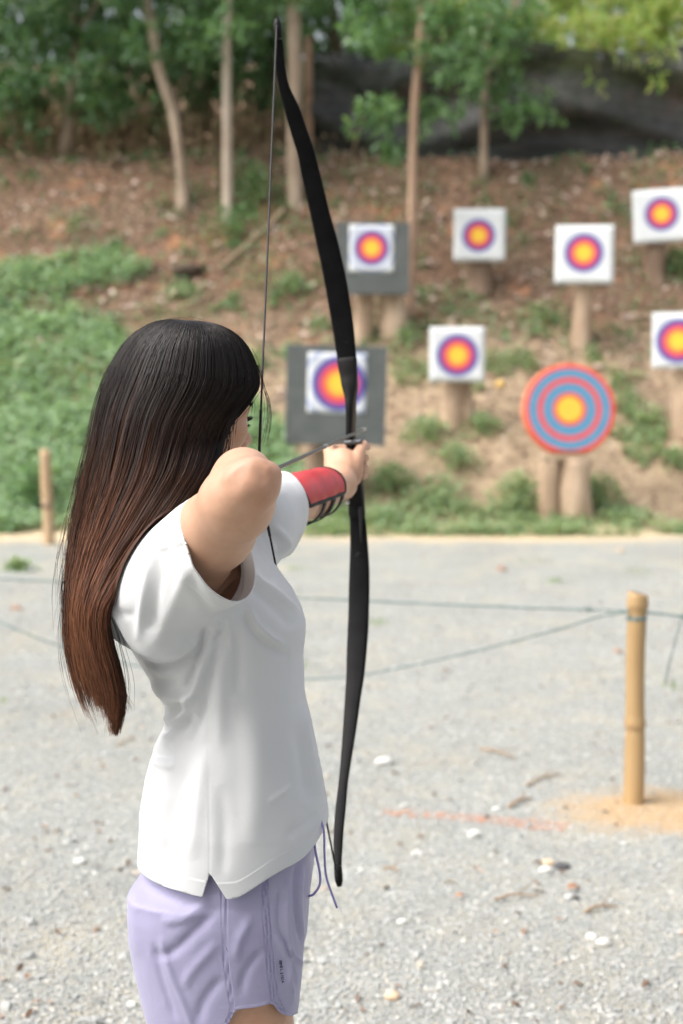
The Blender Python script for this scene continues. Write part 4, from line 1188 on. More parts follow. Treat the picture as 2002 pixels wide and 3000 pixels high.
        for a in range(3):
            b, d = (a + 1) % 3, (a + 2) % 3
            s0 = [slice(None)] * 3; s1 = [slice(None)] * 3
            s0[a] = slice(0, -1); s1[a] = slice(1, None)
            x = ins[tuple(s0)] != ins[tuple(s1)]
            E = np.argwhere(x)
            E = E[(E[:, b] > 0) & (E[:, d] > 0) & (E[:, b] < n[b] - 1) & (E[:, d] < n[d] - 1)]
            eb = np.zeros(3, int); eb[b] = 1; ed = np.zeros(3, int); ed[d] = 1
            q = np.stack([idx[tuple((E - eb - ed).T)], idx[tuple((E - ed).T)], idx[tuple(E.T)], idx[tuple((E - eb).T)]], -1)
            fl = ins[tuple(E.T)]
            q[~fl] = q[~fl][:, ::-1]
            quads.append(q)
        Q = np.concatenate(quads); Q = Q[(Q >= 0).all(1)]
        return V, Q

def smooth_mesh(V, Q, it=2, lam=0.5):
    """a little umbrella smoothing (edges from the faces)"""
    k = Q.shape[1]
    e = np.concatenate([Q[:, [i, (i + 1) % k]] for i in range(k)]); e = np.unique(np.sort(e, 1), axis=0)
    deg = np.bincount(e.ravel(), minlength=len(V))[:, None] + 1e-9
    V = V.copy()
    for _ in range(it):
        for l in (lam, -lam * 1.03) if it > 1 else (lam,):
            a = np.zeros_like(V)
            for ax in range(3):
                a[:, ax] = np.bincount(e[:, 0], V[e[:, 1], ax], len(V)) + np.bincount(e[:, 1], V[e[:, 0], ax], len(V))
            V += l * (a / deg - V)
    return V

def vnormals(V, F):
    n = np.zeros_like(V)
    T = F if F.shape[1] == 3 else np.concatenate([F[:, [0, 1, 2]], F[:, [0, 2, 3]]])
    fn = np.cross(V[T[:, 1]] - V[T[:, 0]], V[T[:, 2]] - V[T[:, 0]])
    for i in range(3):
        for a in range(3): n[:, a] += np.bincount(T[:, i], fn[:, a], len(V))
    return n / (np.linalg.norm(n, axis=1)[:, None] + 1e-12)

def tri(Q): return np.concatenate([Q[:, [0, 1, 2]], Q[:, [0, 2, 3]]]) if Q.shape[1] == 4 else Q

def clip(V, T, s):
    """keep the part of a triangle mesh where s < 0, cut cleanly along s = 0"""
    s = np.where(np.abs(s) < 1e-7, -1e-7, s)
    ins = s < 0; c = ins[T].sum(1)
    out = [T[c == 3]]
    V = list(map(np.array, [V])); base = len(V[0]); newV = []; memo = {}
    Vs = V[0]
    def cut(a, b):
        k = (a, b) if a < b else (b, a)
        if k not in memo:
            t = s[a] / (s[a] - s[b]); memo[k] = base + len(newV); newV.append(Vs[a] + (Vs[b] - Vs[a]) * t)
        return memo[k]
    ex = []
    for t in T[(c == 1) | (c == 2)]:
        i = [bool(ins[x]) for x in t]
        if sum(i) == 1:
            r = i.index(True); a, b, d = t[r], t[(r + 1) % 3], t[(r + 2) % 3]
            ex.append([a, cut(a, b), cut(a, d)])
        else:
            r = i.index(False); a, b, d = t[r], t[(r + 1) % 3], t[(r + 2) % 3]
            x, y = cut(a, b), cut(a, d)
            ex.append([b, d, y]); ex.append([b, y, x])
    V = np.concatenate([Vs, np.array(newV)]) if newV else Vs
    T = np.concatenate([out[0], np.array(ex, int).reshape(-1, 3)])
    used = np.unique(T); mp = np.full(len(V), -1); mp[used] = np.arange(len(used))
    return V[used], mp[T]

def stroke(V, N, strokes, front=True):
    """push the surface along its normals where a fold runs; each fold is a line given as seen from in front,
    (points, half width px, height m, skew)"""
    u, v, d = proj(V)
    view = V - CAM; view /= np.linalg.norm(view, axis=1)[:, None]
    face = np.clip(-(N * view).sum(1) * 2.5 + 0.25, 0, 1) if front else 1.0
    D = np.zeros(len(V))
    for st in strokes:
        pts, w, h = st[:3]; fade = st[3] if len(st) > 3 else 0.18
        q = spline(np.array(pts, float), max(8, 6 * len(pts)))
        best = np.full(len(V), 1e9); tt = np.zeros(len(V))
        m = (u > q[:, 0].min() - 4 * w) & (u < q[:, 0].max() + 4 * w) & (v > q[:, 1].min() - 4 * w) & (v < q[:, 1].max() + 4 * w)
        if not m.any(): continue
        uu, vv = u[m], v[m]; b = best[m]; t_ = tt[m]
        for i in range(len(q) - 1):
            a, e = q[i], q[i + 1] - q[i]; L = e @ e + 1e-9
            t = np.clip(((uu - a[0]) * e[0] + (vv - a[1]) * e[1]) / L, 0, 1)
            ds = np.hypot(uu - a[0] - t * e[0], vv - a[1] - t * e[1])
            k = ds < b; b[k] = ds[k]; t_[k] = (i + t[k]) / (len(q) - 1)
        f = np.exp(-0.5 * (b / w) ** 2)
        if fade > 0: f *= np.clip(t_ / fade, 0, 1) ** .7 * np.clip((1 - t_) / fade, 0, 1) ** .7
        dd = np.zeros(len(V)); dd[m] = f * h
        D += dd
    return V + N * (D * face)[:, None]
# ================================================================== THE ARCHER: BODY
PERSON = thing('person', 'woman with long brown hair, white shirt and lilac shorts drawing a black bow', 'person', (P(680, 2600, 2.12)[0], P(680, 2600, 2.12)[1], 0))
Z3 = np.array([0, 0, 1.0])
RS, RE, RW = P(560, 1650, 2.01), P(731, 1425, 1.80), P(736, 1412, 2.03)
LS, LE, LW = P(758, 1516, 2.25), P(866, 1468, 2.45), P(1000, 1420, 2.66)
NB = P(655, 1490, 2.14)                        # base of the neck
HC = P(551, 1186, 2.13)                        # middle of the head
yaw = math.radians(50)
hf = unit([math.sin(yaw), math.cos(yaw), -0.06]); hr = unit(np.cross(hf, Z3)); hu = np.cross(hr, hf)
def H(f, r, u): return HC + hf * f + hr * r + hu * u
HAX = np.array([hf, hr, hu])

def body_shapes(F):
    # trunk
    pc = P(672, 2470, 2.14); ch = P(620, 1800, 2.12)
    F.cone(P(655, 2480, 2.06), P(695, 2480, 2.22), .085, .085, .05)
    F.cone(P(675, 2450, 2.14), P(680, 2150, 2.13), .10, .092, .05)
    F.cone(P(680, 2150, 2.13), P(640, 1850, 2.13), .09, .10, .06)
    F.cone(P(565, 1770, 2.10), P(700, 1700, 2.22), .055, .07, .03)
    F.cone(P(640, 1620, 2.12), NB, .08, .055, .05)
    F.ell(P(765, 1860, 2.09), np.eye(3), (.05, .05, .055), .04)
    F.ell(P(800, 1840, 2.17), np.eye(3), (.05, .05, .055), .04)
    # legs
    for hip, mid, zk, off in ((P(655, 2540, 2.06), P(716, 2990, 2.045), .44, 0.0), (P(700, 2540, 2.22), P(735, 2990, 2.22), .44, .02)):
        kn = np.array([mid[0] + .012, mid[1] + .01, zk]); an = np.array([kn[0] - .03, kn[1] + .03, .075])
        F.cone(hip, mid, .084, .060, .03)
        F.cone(mid, kn, .060, .05, .03)
        cf = kn * .62 + an * .38 + np.array([-.012, 0, 0])
        F.cone(kn, cf, .047, .05, .03); F.cone(cf, an, .05, .032, .03)
        F.cone(an + np.array([-.02, 0, -.035]), an + np.array([.13, .0, -.05]), .032, .022, .02, flat=(Z3, .8))
    return F

def arm_shapes(F):
    # right (drawing) arm
    F.cone(P(600, 1640, 2.08), RS, .045, .048, .025)
    F.chain([RS, RS * .55 + RE * .45, RS * .2 + RE * .8, RE], [.050, .0475, .0430, .0335], .03)
    el = RE; fd = unit(RW - RE); ud = unit(RE - RS)
    F.ell(P(757, 1372, 1.786), np.eye(3), (.0135, .013, .0125), .012)      # point of the elbow
    F.ell(P(776, 1410, 1.80), np.eye(3), (.0190, .021, .0215), .014)
    F.ell(P(792, 1386, 1.80), np.eye(3), (.0130, .014, .0120), .010)
    m = P(713, 1403, 1.88)
    F.cone(RE, m, .032, .0345, .014); F.cone(m, RW, .0345, .0245, .03)
    # left (bow) arm
    F.cone(P(690, 1570, 2.18), LS, .06, .052, .04)
    F.chain([LS, LS * .5 + LE * .5, LE], [.048, .042, .0355], .03)
    m = LE * .68 + LW * .32
    F.chain([LE, m, LW], [.0355, .0355, .0255], .025)
    return F

def head_shapes(F):
    F.cone(H(-.02, 0, -.06), NB, .050, .056, .03)
    F.cone(NB + np.array([-.02, 0, -.01]), P(560, 1600, 2.05), .045, .05, .04)
    F.cone(NB + np.array([.01, 0, -.01]), P(720, 1550, 2.2), .045, .045, .04)
    F.ell(H(-.012, 0, .030), HAX, (.094, .075, .088), .0)
    F.ell(H(.026, 0, -.03), HAX, (.060, .0575, .078), .03)
    F.cone(H(.058, 0, -.092), H(.066, 0, -.098), .022, .018, .02)
    for s in (-1, 1):
        F.cone(H(.05, s * .018, -.092), H(-.004, s * .046, -.058), .020, .022, .025)
        F.ell(H(.056, s * .040, -.036), HAX, (.022, .020, .020), .022)          # cheekbone
        F.cone(H(.080, s * .012, .002), H(.066, s * .046, .000), .012, .012, .016)   # brow
        F.ell(H(.090, s * .031, -.021), HAX, (.013, .015, .0105), .012, 'sub')       # eye socket
        F.ell(H(-.004, s * .071, -.022), HAX, (.017, .007, .029), .008)             # ear
        F.ell(H(.096, s * .0105, -.054), HAX, (.009, .007, .006), .006)             # nostril
    F.cone(H(.086, 0, -.004), H(.107, 0, -.047), .0075, .0095, .010)
    F.cone(H(.107, 0, -.047), H(.103, 0, -.053), .0095, .008, .008)
    F.ell(H(.084, 0, -.0745), HAX, (.011, .021, .0055), .006)
    F.ell(H(.083, 0, -.0825), HAX, (.011, .018, .006), .004)
    return F

def finger(F, pts, r0, r1):
    p = spline(np.array(pts), 9)
    F.chain(list(p), list(np.linspace(r0, r1, 9)), .004)

def hand_shapes(F):
    # left hand closed on the grip: knuckles on the left, fingers round the far side, tips back on the right
    G = GRIP
    web = G - AD * .026 + BV * .012
    pal = G - AD * .030 - WD * .010 - BV * .012
    F.cone(LW, pal, .0255, .027, .02)
    F.ell(pal, np.array([AD, WD, BV]), (.024, .034, .038), .015)
    offs = (.021, .003, -.0145, -.031)
    for i, o in enumerate(offs):
        k = G - AD * (.002 + .004 * i) - WD * (.0405 - .003 * i) + BV * o
        F.cone(LW + BV * (.010 - .007 * i) - WD * (.008), k, .0125, .0115, .012)
        F.ell(k, np.array([AD, WD, BV]), (.0115, .0110, .0105), .008)
        L = 1.0 - .10 * abs(i - 1)
        f = [k, G + AD * .024 * L - WD * .026 + BV * (o - .002), G + AD * .034 * L + WD * .002 + BV * (o - .003), G + AD * .022 + WD * (.0225) * L + BV * (o - .004), G - AD * .002 + WD * .026 * L + BV * (o - .005)]
        if i == 0: f[-2:] = [G + AD * .020 + WD * .027 + BV * (o - .001), G + AD * .0 + WD * .032 + BV * (o + .001)]
        finger(F, f, .0092 - .0006 * (i == 3), .0068 - .0006 * (i == 3))
    # thumb: leaves the side of the palm near its base and lies across the near side of the grip
    th = [G - AD * .045 + WD * .012 - BV * .030, G - AD * .038 + WD * .020 - BV * .004, G - AD * .026 + WD * .024 + BV * .016, G - AD * .008 + WD * .0285 + BV * .0275]
    finger(F, th, .0145, .0085)
    F.ell(G - AD * .040 + WD * .004 - BV * .022, np.array([AD, WD, BV]), (.02, .02, .027), .014)
    # right hand hooked on the string at the cheek
    N = NOCK
    pc = N - AD * .062 - WD * .004 - Z3 * .006
    F.cone(RW, pc, .0245, .024, .02)
    F.ell(N - AD * .05 - WD * .004 - Z3 * .006, np.array([AD, WD, Z3]), (.035, .015, .034), .012)
    for i, o in enumerate((.017, -.009, -.026, -.042)):
        k = N - AD * .026 + WD * .010 + Z3 * o
        F.cone(RW + AD * .01, k, .012, .0105, .012)
        if i < 3: f = [k, N - AD * .002 + WD * .012 + Z3 * (o * .8), N + AD * .009 + WD * .002 + Z3 * (o * .75), N + AD * .002 - WD * .010 + Z3 * (o * .75), N - AD * .012 - WD * .013 + Z3 * o * .75]
        else: f = [k, N - AD * .012 + WD * .012 + Z3 * o, N - AD * .008 - WD * .004 + Z3 * o, N - AD * .026 - WD * .010 + Z3 * o]
        finger(F, f, .0088, .0065)
    finger(F, [pc - WD * .012 + Z3 * .0, N - AD * .04 - WD * .018 - Z3 * .012, N - AD * .022 - WD * .02 - Z3 * .026, N - AD * .01 - WD * .016 - Z3 * .036], .012, .008)
    return F

def under_cloth(V):
    """the body lies a little inside the cloth that covers it"""
    V = V.copy()
    for F, m, zr in ((SHF, .024, (.72, 1.40)), (SHOF, .009, (.50, .90))):
        for _ in range(3):
            d = F.sample(V); g = F.grad(V); g /= np.linalg.norm(g, axis=1)[:, None] + 1e-9
            k = (V[:, 2] > zr[0]) & (V[:, 2] < zr[1]) & (d > -m) & (d < .12)
            if F is SHF:
                arm_r = (V - CUFF_R) @ CUFF_RN; near = np.linalg.norm(np.cross(V - RE, unit(RE - RS)), axis=1)
                k &= ~((near < .053) & (arm_r > -.035) & (V[:, 2] > 1.08)); k &= ~((near < .12) & (arm_r > -.012) & (V[:, 2] > 1.12))
                k &= ~((V[:, 1] > 2.25) & ((V - CUFF_L) @ CUFF_LN > -.016))
                fa = unit(NOCK - RE); k &= ~((np.linalg.norm(np.cross(V - RE, fa), axis=1) < .050) & ((V - RE) @ fa > -.06) & ((V - RE) @ fa < .37) & (V[:, 2] > 1.27))
                nd = unit(HC - NB); q = V - NB; ax_ = q @ nd; k &= ~((np.linalg.norm(q - ax_[:, None] * nd, axis=1) < .078) & (ax_ > -.015))
                k &= V[:, 2] < 1.36
            w = np.where(k, np.clip(d + m, 0, .08), 0)
            if F is SHOF: w = w * np.clip((V[:, 2] - .50) / .05, 0, 1)
            V = V - g * w[:, None]
    return V

def build_body():
    A = Field((-.36, 1.70, .98), (.09, 2.92, 1.60), .0031)
    body_shapes(A); arm_shapes(A); head_shapes(A); hand_shapes(A)
    V1, Q1 = A.mesh(); V1 = smooth_mesh(V1, Q1, 4)
    V1 = stroke(V1, vnormals(V1, Q1), [([(652, 1420), (682, 1378), (714, 1352), (740, 1340), (760, 1346)], 9, .0018, .25), ([(664, 1444), (696, 1402), (728, 1370)], 17, -.0016, .25),
        ([(745, 1352), (768, 1382), (774, 1420)], 9, -.0016, .25), ([(776, 1366), (800, 1380), (812, 1404)], 9, .0018, .25), ([(800, 1440), (772, 1500), (730, 1560)], 16, .0016, .25), ([(760, 1440), (735, 1500), (690, 1570)], 20, -.0014, .25),
        ([(732, 1372), (748, 1380), (766, 1378)], 3, -.0007, .3), ([(736, 1386), (752, 1393), (768, 1390)], 3, -.0006, .3), ([(600, 1480), (640, 1520), (660, 1580)], 14, .0010, .3)])
    B = Field((-.42, 1.84, -.02), (.12, 2.42, 1.02), .007)
    body_shapes(B); V2, Q2 = B.mesh(); V2 = smooth_mesh(V2, Q2, 4)
    V1, V2 = under_cloth(V1), under_cloth(V2)
    V = np.concatenate([V1, V2]); Q = np.concatenate([Q1, Q2 + len(V1)])
    m = M('skin')
    co = m.obj()
    n1 = m.noise(7, 4, .6, co); n2 = m.noise(60, 3, .6, co)
    c = m.ramp(n1, [(0.3, (0.54, 0.315, 0.205)), (0.55, (0.61, 0.37, 0.25)), (0.75, (0.62, 0.365, 0.265))])
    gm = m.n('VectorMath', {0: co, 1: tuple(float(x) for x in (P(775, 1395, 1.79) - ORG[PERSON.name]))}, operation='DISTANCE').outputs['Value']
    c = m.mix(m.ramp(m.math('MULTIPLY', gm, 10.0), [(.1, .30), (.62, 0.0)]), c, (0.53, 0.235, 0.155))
    c = m.mix(m.ramp(m.noise(18, 4, .65, co), [(.45, 0.0), (.75, .28)]), c, (0.53, 0.25, 0.17))
    c = m.mix(0.10, c, m.ramp(n2, [(0.35, (0.42, 0.20, 0.13)), (0.7, (0.72, 0.48, 0.36))]))
    nr = m.bump(m.noise(420, 2, .5, co), 0.06, .001)
    sk = m.pbr(c, 0.46, nr, Subsurface_Weight=0.12, Subsurface_Radius=(0.010, 0.0045, 0.0025), Subsurface_Scale=1.0, Specular_IOR_Level=0.42)
    o = obj('body', V, [Q], m.done(sk), PERSON)
    # eyes, brows and lashes
    mw = simple('eye white', (0.75, 0.72, 0.70), None, rough=.2); mi = simple('dark iris', (0.02, 0.012, 0.008), None, rough=.1); ml = simple('dark lash', (0.01, 0.008, 0.007), None, rough=.7)
    import bmesh
    bm = bmesh.new(); bmesh.ops.create_uvsphere(bm, u_segments=24, v_segments=16, radius=1)
    sv = np.array([q.co[:] for q in bm.verts]); sf = [[x.index for x in f.verts] for f in bm.faces]; bm.free()
    sq = np.array([f for f in sf if len(f) == 4]); stt = np.array([f for f in sf if len(f) == 3])
    for s in (-1, 1):
        c = H(.0755, s * .0305, -.021)
        e = obj('eye', c + sv * .0118, [sq, stt], mw, PERSON)
        a = unit(hf - hr * s * .0 )
        k = np.linspace(0, 2 * math.pi, 20, endpoint=False); sd = np.cross(a, hu)
        ring = [c + a * .01215] + [c + a * math.sqrt(.0122 ** 2 - .0055 ** 2) + (sd * math.cos(x) + hu * math.sin(x)) * .0055 for x in k]
        obj('iris', np.array(ring), [np.stack([np.zeros(20, int), 1 + np.arange(20), 1 + (np.arange(20) + 1) % 20], -1)], mi, e)
        mb = MB()
        for x in np.linspace(-1, 1, 26):
            r = c + hf * .0105 + hr * s * .0125 * x + hu * (.0055 - .004 * x * x) - hf * .004 * x * x * (1 if x * s < 0 else 1.6)
            tip = r + hf * .0075 + hu * .0045 + hr * s * x * .005
            mb.add(*tube(spline([r, (r + tip) / 2 - hu * .0012, tip], 5), np.linspace(.0005, .00012, 5), 4))
        for x in np.linspace(-1, 1, 18):
            r = c + hf * .0105 + hr * s * .012 * x - hu * (.006 - .003 * x * x) - hf * .004 * x * x
            mb.add(*tube([r, r + hf * .0045 - hu * .002 + hr * s * x * .002], [.0004, .0001], 4))
        mb.build('eyelashes', ml, e)
        mb = MB()
        for _ in range(130):
            x = rng.uniform(-1, 1); r = H(.0885 - .015 * max(x, 0) ** 2 - .002 * x, s * (.031 + .021 * x), .0035 + .004 * (1 - abs(x)) + rng.normal() * .0016)
            mb.add(*tube([r - hf * .003, r + hr * s * .006 + hu * .0008 + hf * .001], [.0004, .00015], 4))
        mb.build('eyebrow', ml, PERSON)
    return o

# ================================================================== SHIRT
def vz(v, d=2.13): return P(675, v, d)[2]
def vx(u, d=2.13): return (u - CU) / FP * d
SH_T = [(2740, 392, 966, .172), (2640, 392, 966, .172), (2560, 390, 968, .172), (2480, 396, 966, .171), (2400, 399, 962, .168), (2300, 415, 944, .160), (2203, 444, 926, .150), (2134, 478, 913, .142), (2085, 477, 903, .138), (2042, 462, 893, .136), (1973, 420, 890, .137),
        (1916, 385, 888, .140), (1870, 365, 894, .144), (1830, 365, 896, .147), (1790, 372, 884, .150), (1732, 390, 856, .150), (1672, 420, 812, .150), (1620, 455, 775, .148), (1570, 500, 740, .135), (1530, 550, 705, .115), (1495, 600, 680, .08), (1470, 630, 660, .05)]
CUFF_R = P(610, 1640, 1.90); CUFF_RN = unit(RGT * .79 + UPV * .41 - FWD * .46)
CUFF_L = P(829, 1486, 2.40); CUFF_LN = unit(RGT * .80 + UPV * .05 + FWD * .60)

def shirt_field(h=.0034, off=0.0, inner=False):
    F = Field((-.42, 1.74, .68), (.03, 2.62, 1.46), h)
    T = np.array(SH_T)[::-1]
    T = T[np.argsort([vz(v) for v in T[:, 0]])]
    z = np.array([vz(v) for v in T[:, 0]])
    cx = (vx(T[:, 1]) + vx(T[:, 2])) / 2; rx = (vx(T[:, 2]) - vx(T[:, 1])) / 2 + off; ry = T[:, 3] + off
    F.loft(z, cx, np.full(len(z), 2.135) + np.interp(z, [.75, 1.1, 1.3], [.005, 0, 0]), rx, ry, 2.15, 0.0)
    # right sleeve, wide and drooping below the raised arm
    a, b = P(432, 1768, 2.05), P(634, 1622, 1.935)
    e = b + unit(b - a) * .12 - UPV * .01
    F.cone(P(470, 1690, 2.06), P(610, 1590, 1.96), .062 + off, .062 + off, .03)
    F.cone(a, b, .068 + off, .069 + off, .026)
    F.cone(b, e, .069 + off, .071 + off, .02)
    F.cone(RS + UPV * .002, RS * .62 + RE * .38, .0555 + off, .0535 + off, .018); F.cone(RS * .62 + RE * .38, RS * .3 + RE * .7, .0535 + off, .051 + off, .01)
    F.cone(P(405, 1800, 2.05), P(470, 1840, 2.01), .040 + off, .040 + off, .02)
    # left sleeve
    la, lb = P(738, 1530, 2.245), P(838, 1482, 2.40)
    F.cone(la, lb, .063 + off, .053 + off, .03)
    F.cone(P(752, 1562, 2.26), P(802, 1576, 2.35), .054 + off, .037 + off, .03)
    F.cone(lb, lb + unit(lb - la) * .12, .053 + off, .053 + off, .02)
    return F
SHF = shirt_field()

FOLDS = [
    # crease under the hanging sleeve and its rounded lip
    ([(316, 1812), (350, 1885), (395, 1935), (470, 1958), (540, 1940), (592, 1902), (650, 1840)], 12, -.0120, .08),
    ([(322, 1770), (338, 1800), (381, 1876), (426, 1914), (482, 1928), (550, 1902), (594, 1868)], 7, .0062, .1),
    ([(560, 1930), (600, 1890), (650, 1835)], 6, .0040, .2),
    # narrow dark fold and bright ridge running down from the armpit
    ([(612, 1835), (594, 1870), (572, 1950), (548, 2030)], 8, -.0095, .15),
    ([(640, 1822), (604, 1920), (570, 2010), (538, 2082), (482, 2194)], 10, .0075, .12),
    ([(665, 1815), (632, 1920), (600, 2060), (560, 2180)], 12, -.0060, .15),
    ([(668, 1806), (674, 1850), (680, 1905)], 5, .0036, .25),
    ([(650, 1900), (648, 2000), (640, 2200)], 14, .0030, .2),
    ([(690, 1830), (700, 1920), (696, 2040)], 12, -.0040, .25),
    # pulls across the chest from the sleeve
    ([(727, 1776), (745, 1818), (768, 1846), (800, 1872), (834, 1887)], 7, .0068, .15),
    ([(716, 1790), (752, 1860), (800, 1900), (850, 1916)], 11, -.0062, .2),
    ([(704, 1670), (760, 1702), (807, 1734), (875, 1796)], 7, .0062, .15),
    ([(716, 1706), (760, 1740), (812, 1786), (862, 1840)], 12, -.0058, .2),
    ([(716, 1608), (736, 1655), (757, 1700)], 6, .0045, .25),
    ([(735, 1620), (768, 1668), (806, 1712)], 8, -.0040, .2),
    # folds on the sleeve itself
    ([(466, 1560), (454, 1594), (426, 1717), (404, 1880)], 8, .0048, .15),
    ([(486, 1580), (462, 1700), (440, 1850)], 13, -.0058, .15),
    ([(561, 1640), (530, 1720), (505, 1779), (449, 1902)], 16, .0052, .2),
    ([(520, 1540), (546, 1660), (600, 1775), (650, 1800)], 12, -.0040, .2),
    ([(452, 1608), (500, 1596), (545, 1580)], 5, .0018, .2),
    ([(330, 1790), (362, 1800), (400, 1800)], 9, -.0028, .25),
    # pinched folds at the back of the waist
    ([(425, 1995), (470, 2030), (530, 2046), (580, 2036)], 9, .0078, .18),
    ([(436, 2056), (490, 2074), (545, 2070)], 8, -.0090, .2),
    ([(458, 2100), (510, 2108), (560, 2085)], 8, .0060, .2),
    ([(470, 2140), (520, 2134), (570, 2095)], 9, -.0062, .2),
    ([(395, 1966), (450, 1992), (520, 1990)], 10, -.0060, .2),
    # long soft folds down the skirt of the shirt
    ([(530, 2150), (490, 2260), (462, 2380), (455, 2560)], 18, 0.0036, .2),
    ([(560, 2190), (522, 2340), (500, 2480), (505, 2590)], 18, -0.0037, .2),
    ([(606, 2180), (580, 2350), (560, 2520)], 14, 0.0028, .2),
    ([(440, 2226), (475, 2240), (515, 2246)], 7, .0042, .2),
    ([(440, 2206), (475, 2216), (515, 2216)], 9, -.0050, .2),
    ([(650, 2300), (656, 2450), (650, 2580)], 14, -.0026, .2),
    ([(735, 2050), (745, 2250), (735, 2480)], 26, 0.0026, .2),
    ([(690, 2050), (694, 2250), (690, 2480)], 22, -0.0019, .2),
    ([(810, 2100), (830, 2300), (810, 2500)], 26, -0.0026, .2),
    ([(892, 2060), (914, 2200), (936, 2330)], 11, .0055, .2),
    ([(868, 2120), (890, 2240), (900, 2350)], 12, -.0055, .2),
    ([(785, 2352), (820, 2330), (860, 2300)], 5, .0022, .2),
    ([(840, 2460), (880, 2420), (930, 2380)], 10, -.0026, .2),
    # left sleeve
    ([(800, 1540), (850, 1590), (840, 1630)], 8, .0050, .2),
    ([(785, 1560), (822, 1600), (815, 1640)], 8, -.0050, .2),
    ([(815, 1430), (850, 1470), (862, 1520)], 9, .0034, .2),
]

def build_shirt():
    V, Q = SHF.mesh(); V = smooth_mesh(V, Q, 6); T = tri(Q)
    u, v, d = proj(V)
    zh = .7495 + .062 * np.clip((V[:, 0] + .15) / .13, 0, 1) ** 1.2 + .004 * np.sin(V[:, 0] * 40 + V[:, 1] * 25)
    s_h = zh - V[:, 2]
    uL = 615 - (v - 2558) * 22 / 70; uR = 615 + (v - 2558) * 42 / 66
    s_n = np.minimum(u - uL, uR - u) * .00048
    s_n = np.where(V[:, 1] < 2.08, s_n, -1)
    tl = (V - CUFF_R) @ UPV
    s_r = (V - CUFF_R) @ CUFF_RN
    sa, sb = P(432, 1768, 2.05), P(634, 1622, 1.935)
    near = np.linalg.norm(np.cross(V - sb, unit(sb - sa)), axis=1)
    near2 = np.linalg.norm(np.cross(V - RE, unit(RE - RS)), axis=1)
    s_r = np.where(((near < .094) | (near2 < .072)) & (V[:, 2] > 1.06), s_r, -1)
    la, lb = P(738, 1530, 2.245), P(838, 1482, 2.40)
    near = np.linalg.norm(np.cross(V - lb, unit(lb - la)), axis=1)
    s_l = np.where((near < .075) & ((V - la) @ unit(lb - la) > .06), (V - CUFF_L) @ CUFF_LN, -1)
    nd = unit(HC - NB); q = V - NB; ax_ = q @ nd; s_k = .072 - np.linalg.norm(q - ax_[:, None] * nd, axis=1)
    s_k = np.where((V[:, 2] > 1.25) & (ax_ > -.012), s_k, -1)
    s = np.max([s_h, s_n, s_r, s_l, s_k], axis=0)
    hemd = np.min([-s_h, np.where(s_r > -.9, -s_r, 1), np.where(s_l > -.9, -s_l, 1)], axis=0)
    # side seam
    us = np.interp(v, [1960, 2200, 2560], [603, 612, 615]); seam = np.where((V[:, 1] < 2.05) & (v > 1900), np.abs(u - us) * .0005, 1)
    A0 = np.stack([hemd, seam], -1)
    # carry attributes through the cut by appending them to the coordinates
    W = np.concatenate([V, A0], 1); W, T = clip(W, T, s)
    V, A0 = W[:, :3], W[:, 3:]
    N = vnormals(V, T)
    V = stroke(V, N, FOLDS)
    N = vnormals(V, T)
    wob = .0022 * vnoise(V, 9, 2) + .0010 * vnoise(V * np.array([1, 1, .45]) + 5, 26, 2)
    V = V + N * wob[:, None]
    m = M('white cotton')
    at = m.n('Attribute', attribute_name='hemd').outputs['Fac']; sm = m.n('Attribute', attribute_name='seam').outputs['Fac']
    band = m.ramp(m.math('MULTIPLY', at, 20.0), [(0.0, 1.0), (0.44, 1.0), (0.50, 0.0)])
    sl = m.ramp(m.math('MULTIPLY', sm, 100.0), [(0.0, 0.0), (0.16, 0.25), (0.3, 1.0)])
    n1 = m.noise(900, 2, .6)
    nb = m.bump(band, 0.55, .0025); nb = m.bump(sl, 0.18, .0015, nb); nb = m.bump(n1, 0.08, .0006, nb); nb = m.bump(m.noise(22, 3, .55, None, .4), 0.10, .012, nb)
    c = m.mix(m.ramp(m.noise(5, 3), [(.3, 0.0), (.8, .15)]), (0.80, 0.815, 0.84), (0.76, 0.78, 0.81))
    p = m.pbr(c, 0.82, nb, Specular_IOR_Level=0.2, Sheen_Weight=0.15)
    tr = m.n('BsdfTranslucent', {'Color': (0.8, 0.8, 0.8, 1)}).outputs[0]
    mx = m.n('MixShader', {'Fac': 0.16}); m.put(mx.inputs[1], p); m.put(mx.inputs[2], tr)
    o = obj('shirt', V, [T], m.done(mx.outputs[0]), PERSON)
    addattr(o, 'hemd', A0[:, 0]); addattr(o, 'seam', A0[:, 1])
    md = o.modifiers.new('cloth', 'SOLIDIFY'); md.thickness = .0022; md.offset = -1; md.use_rim = True
    return o
build_shirt()

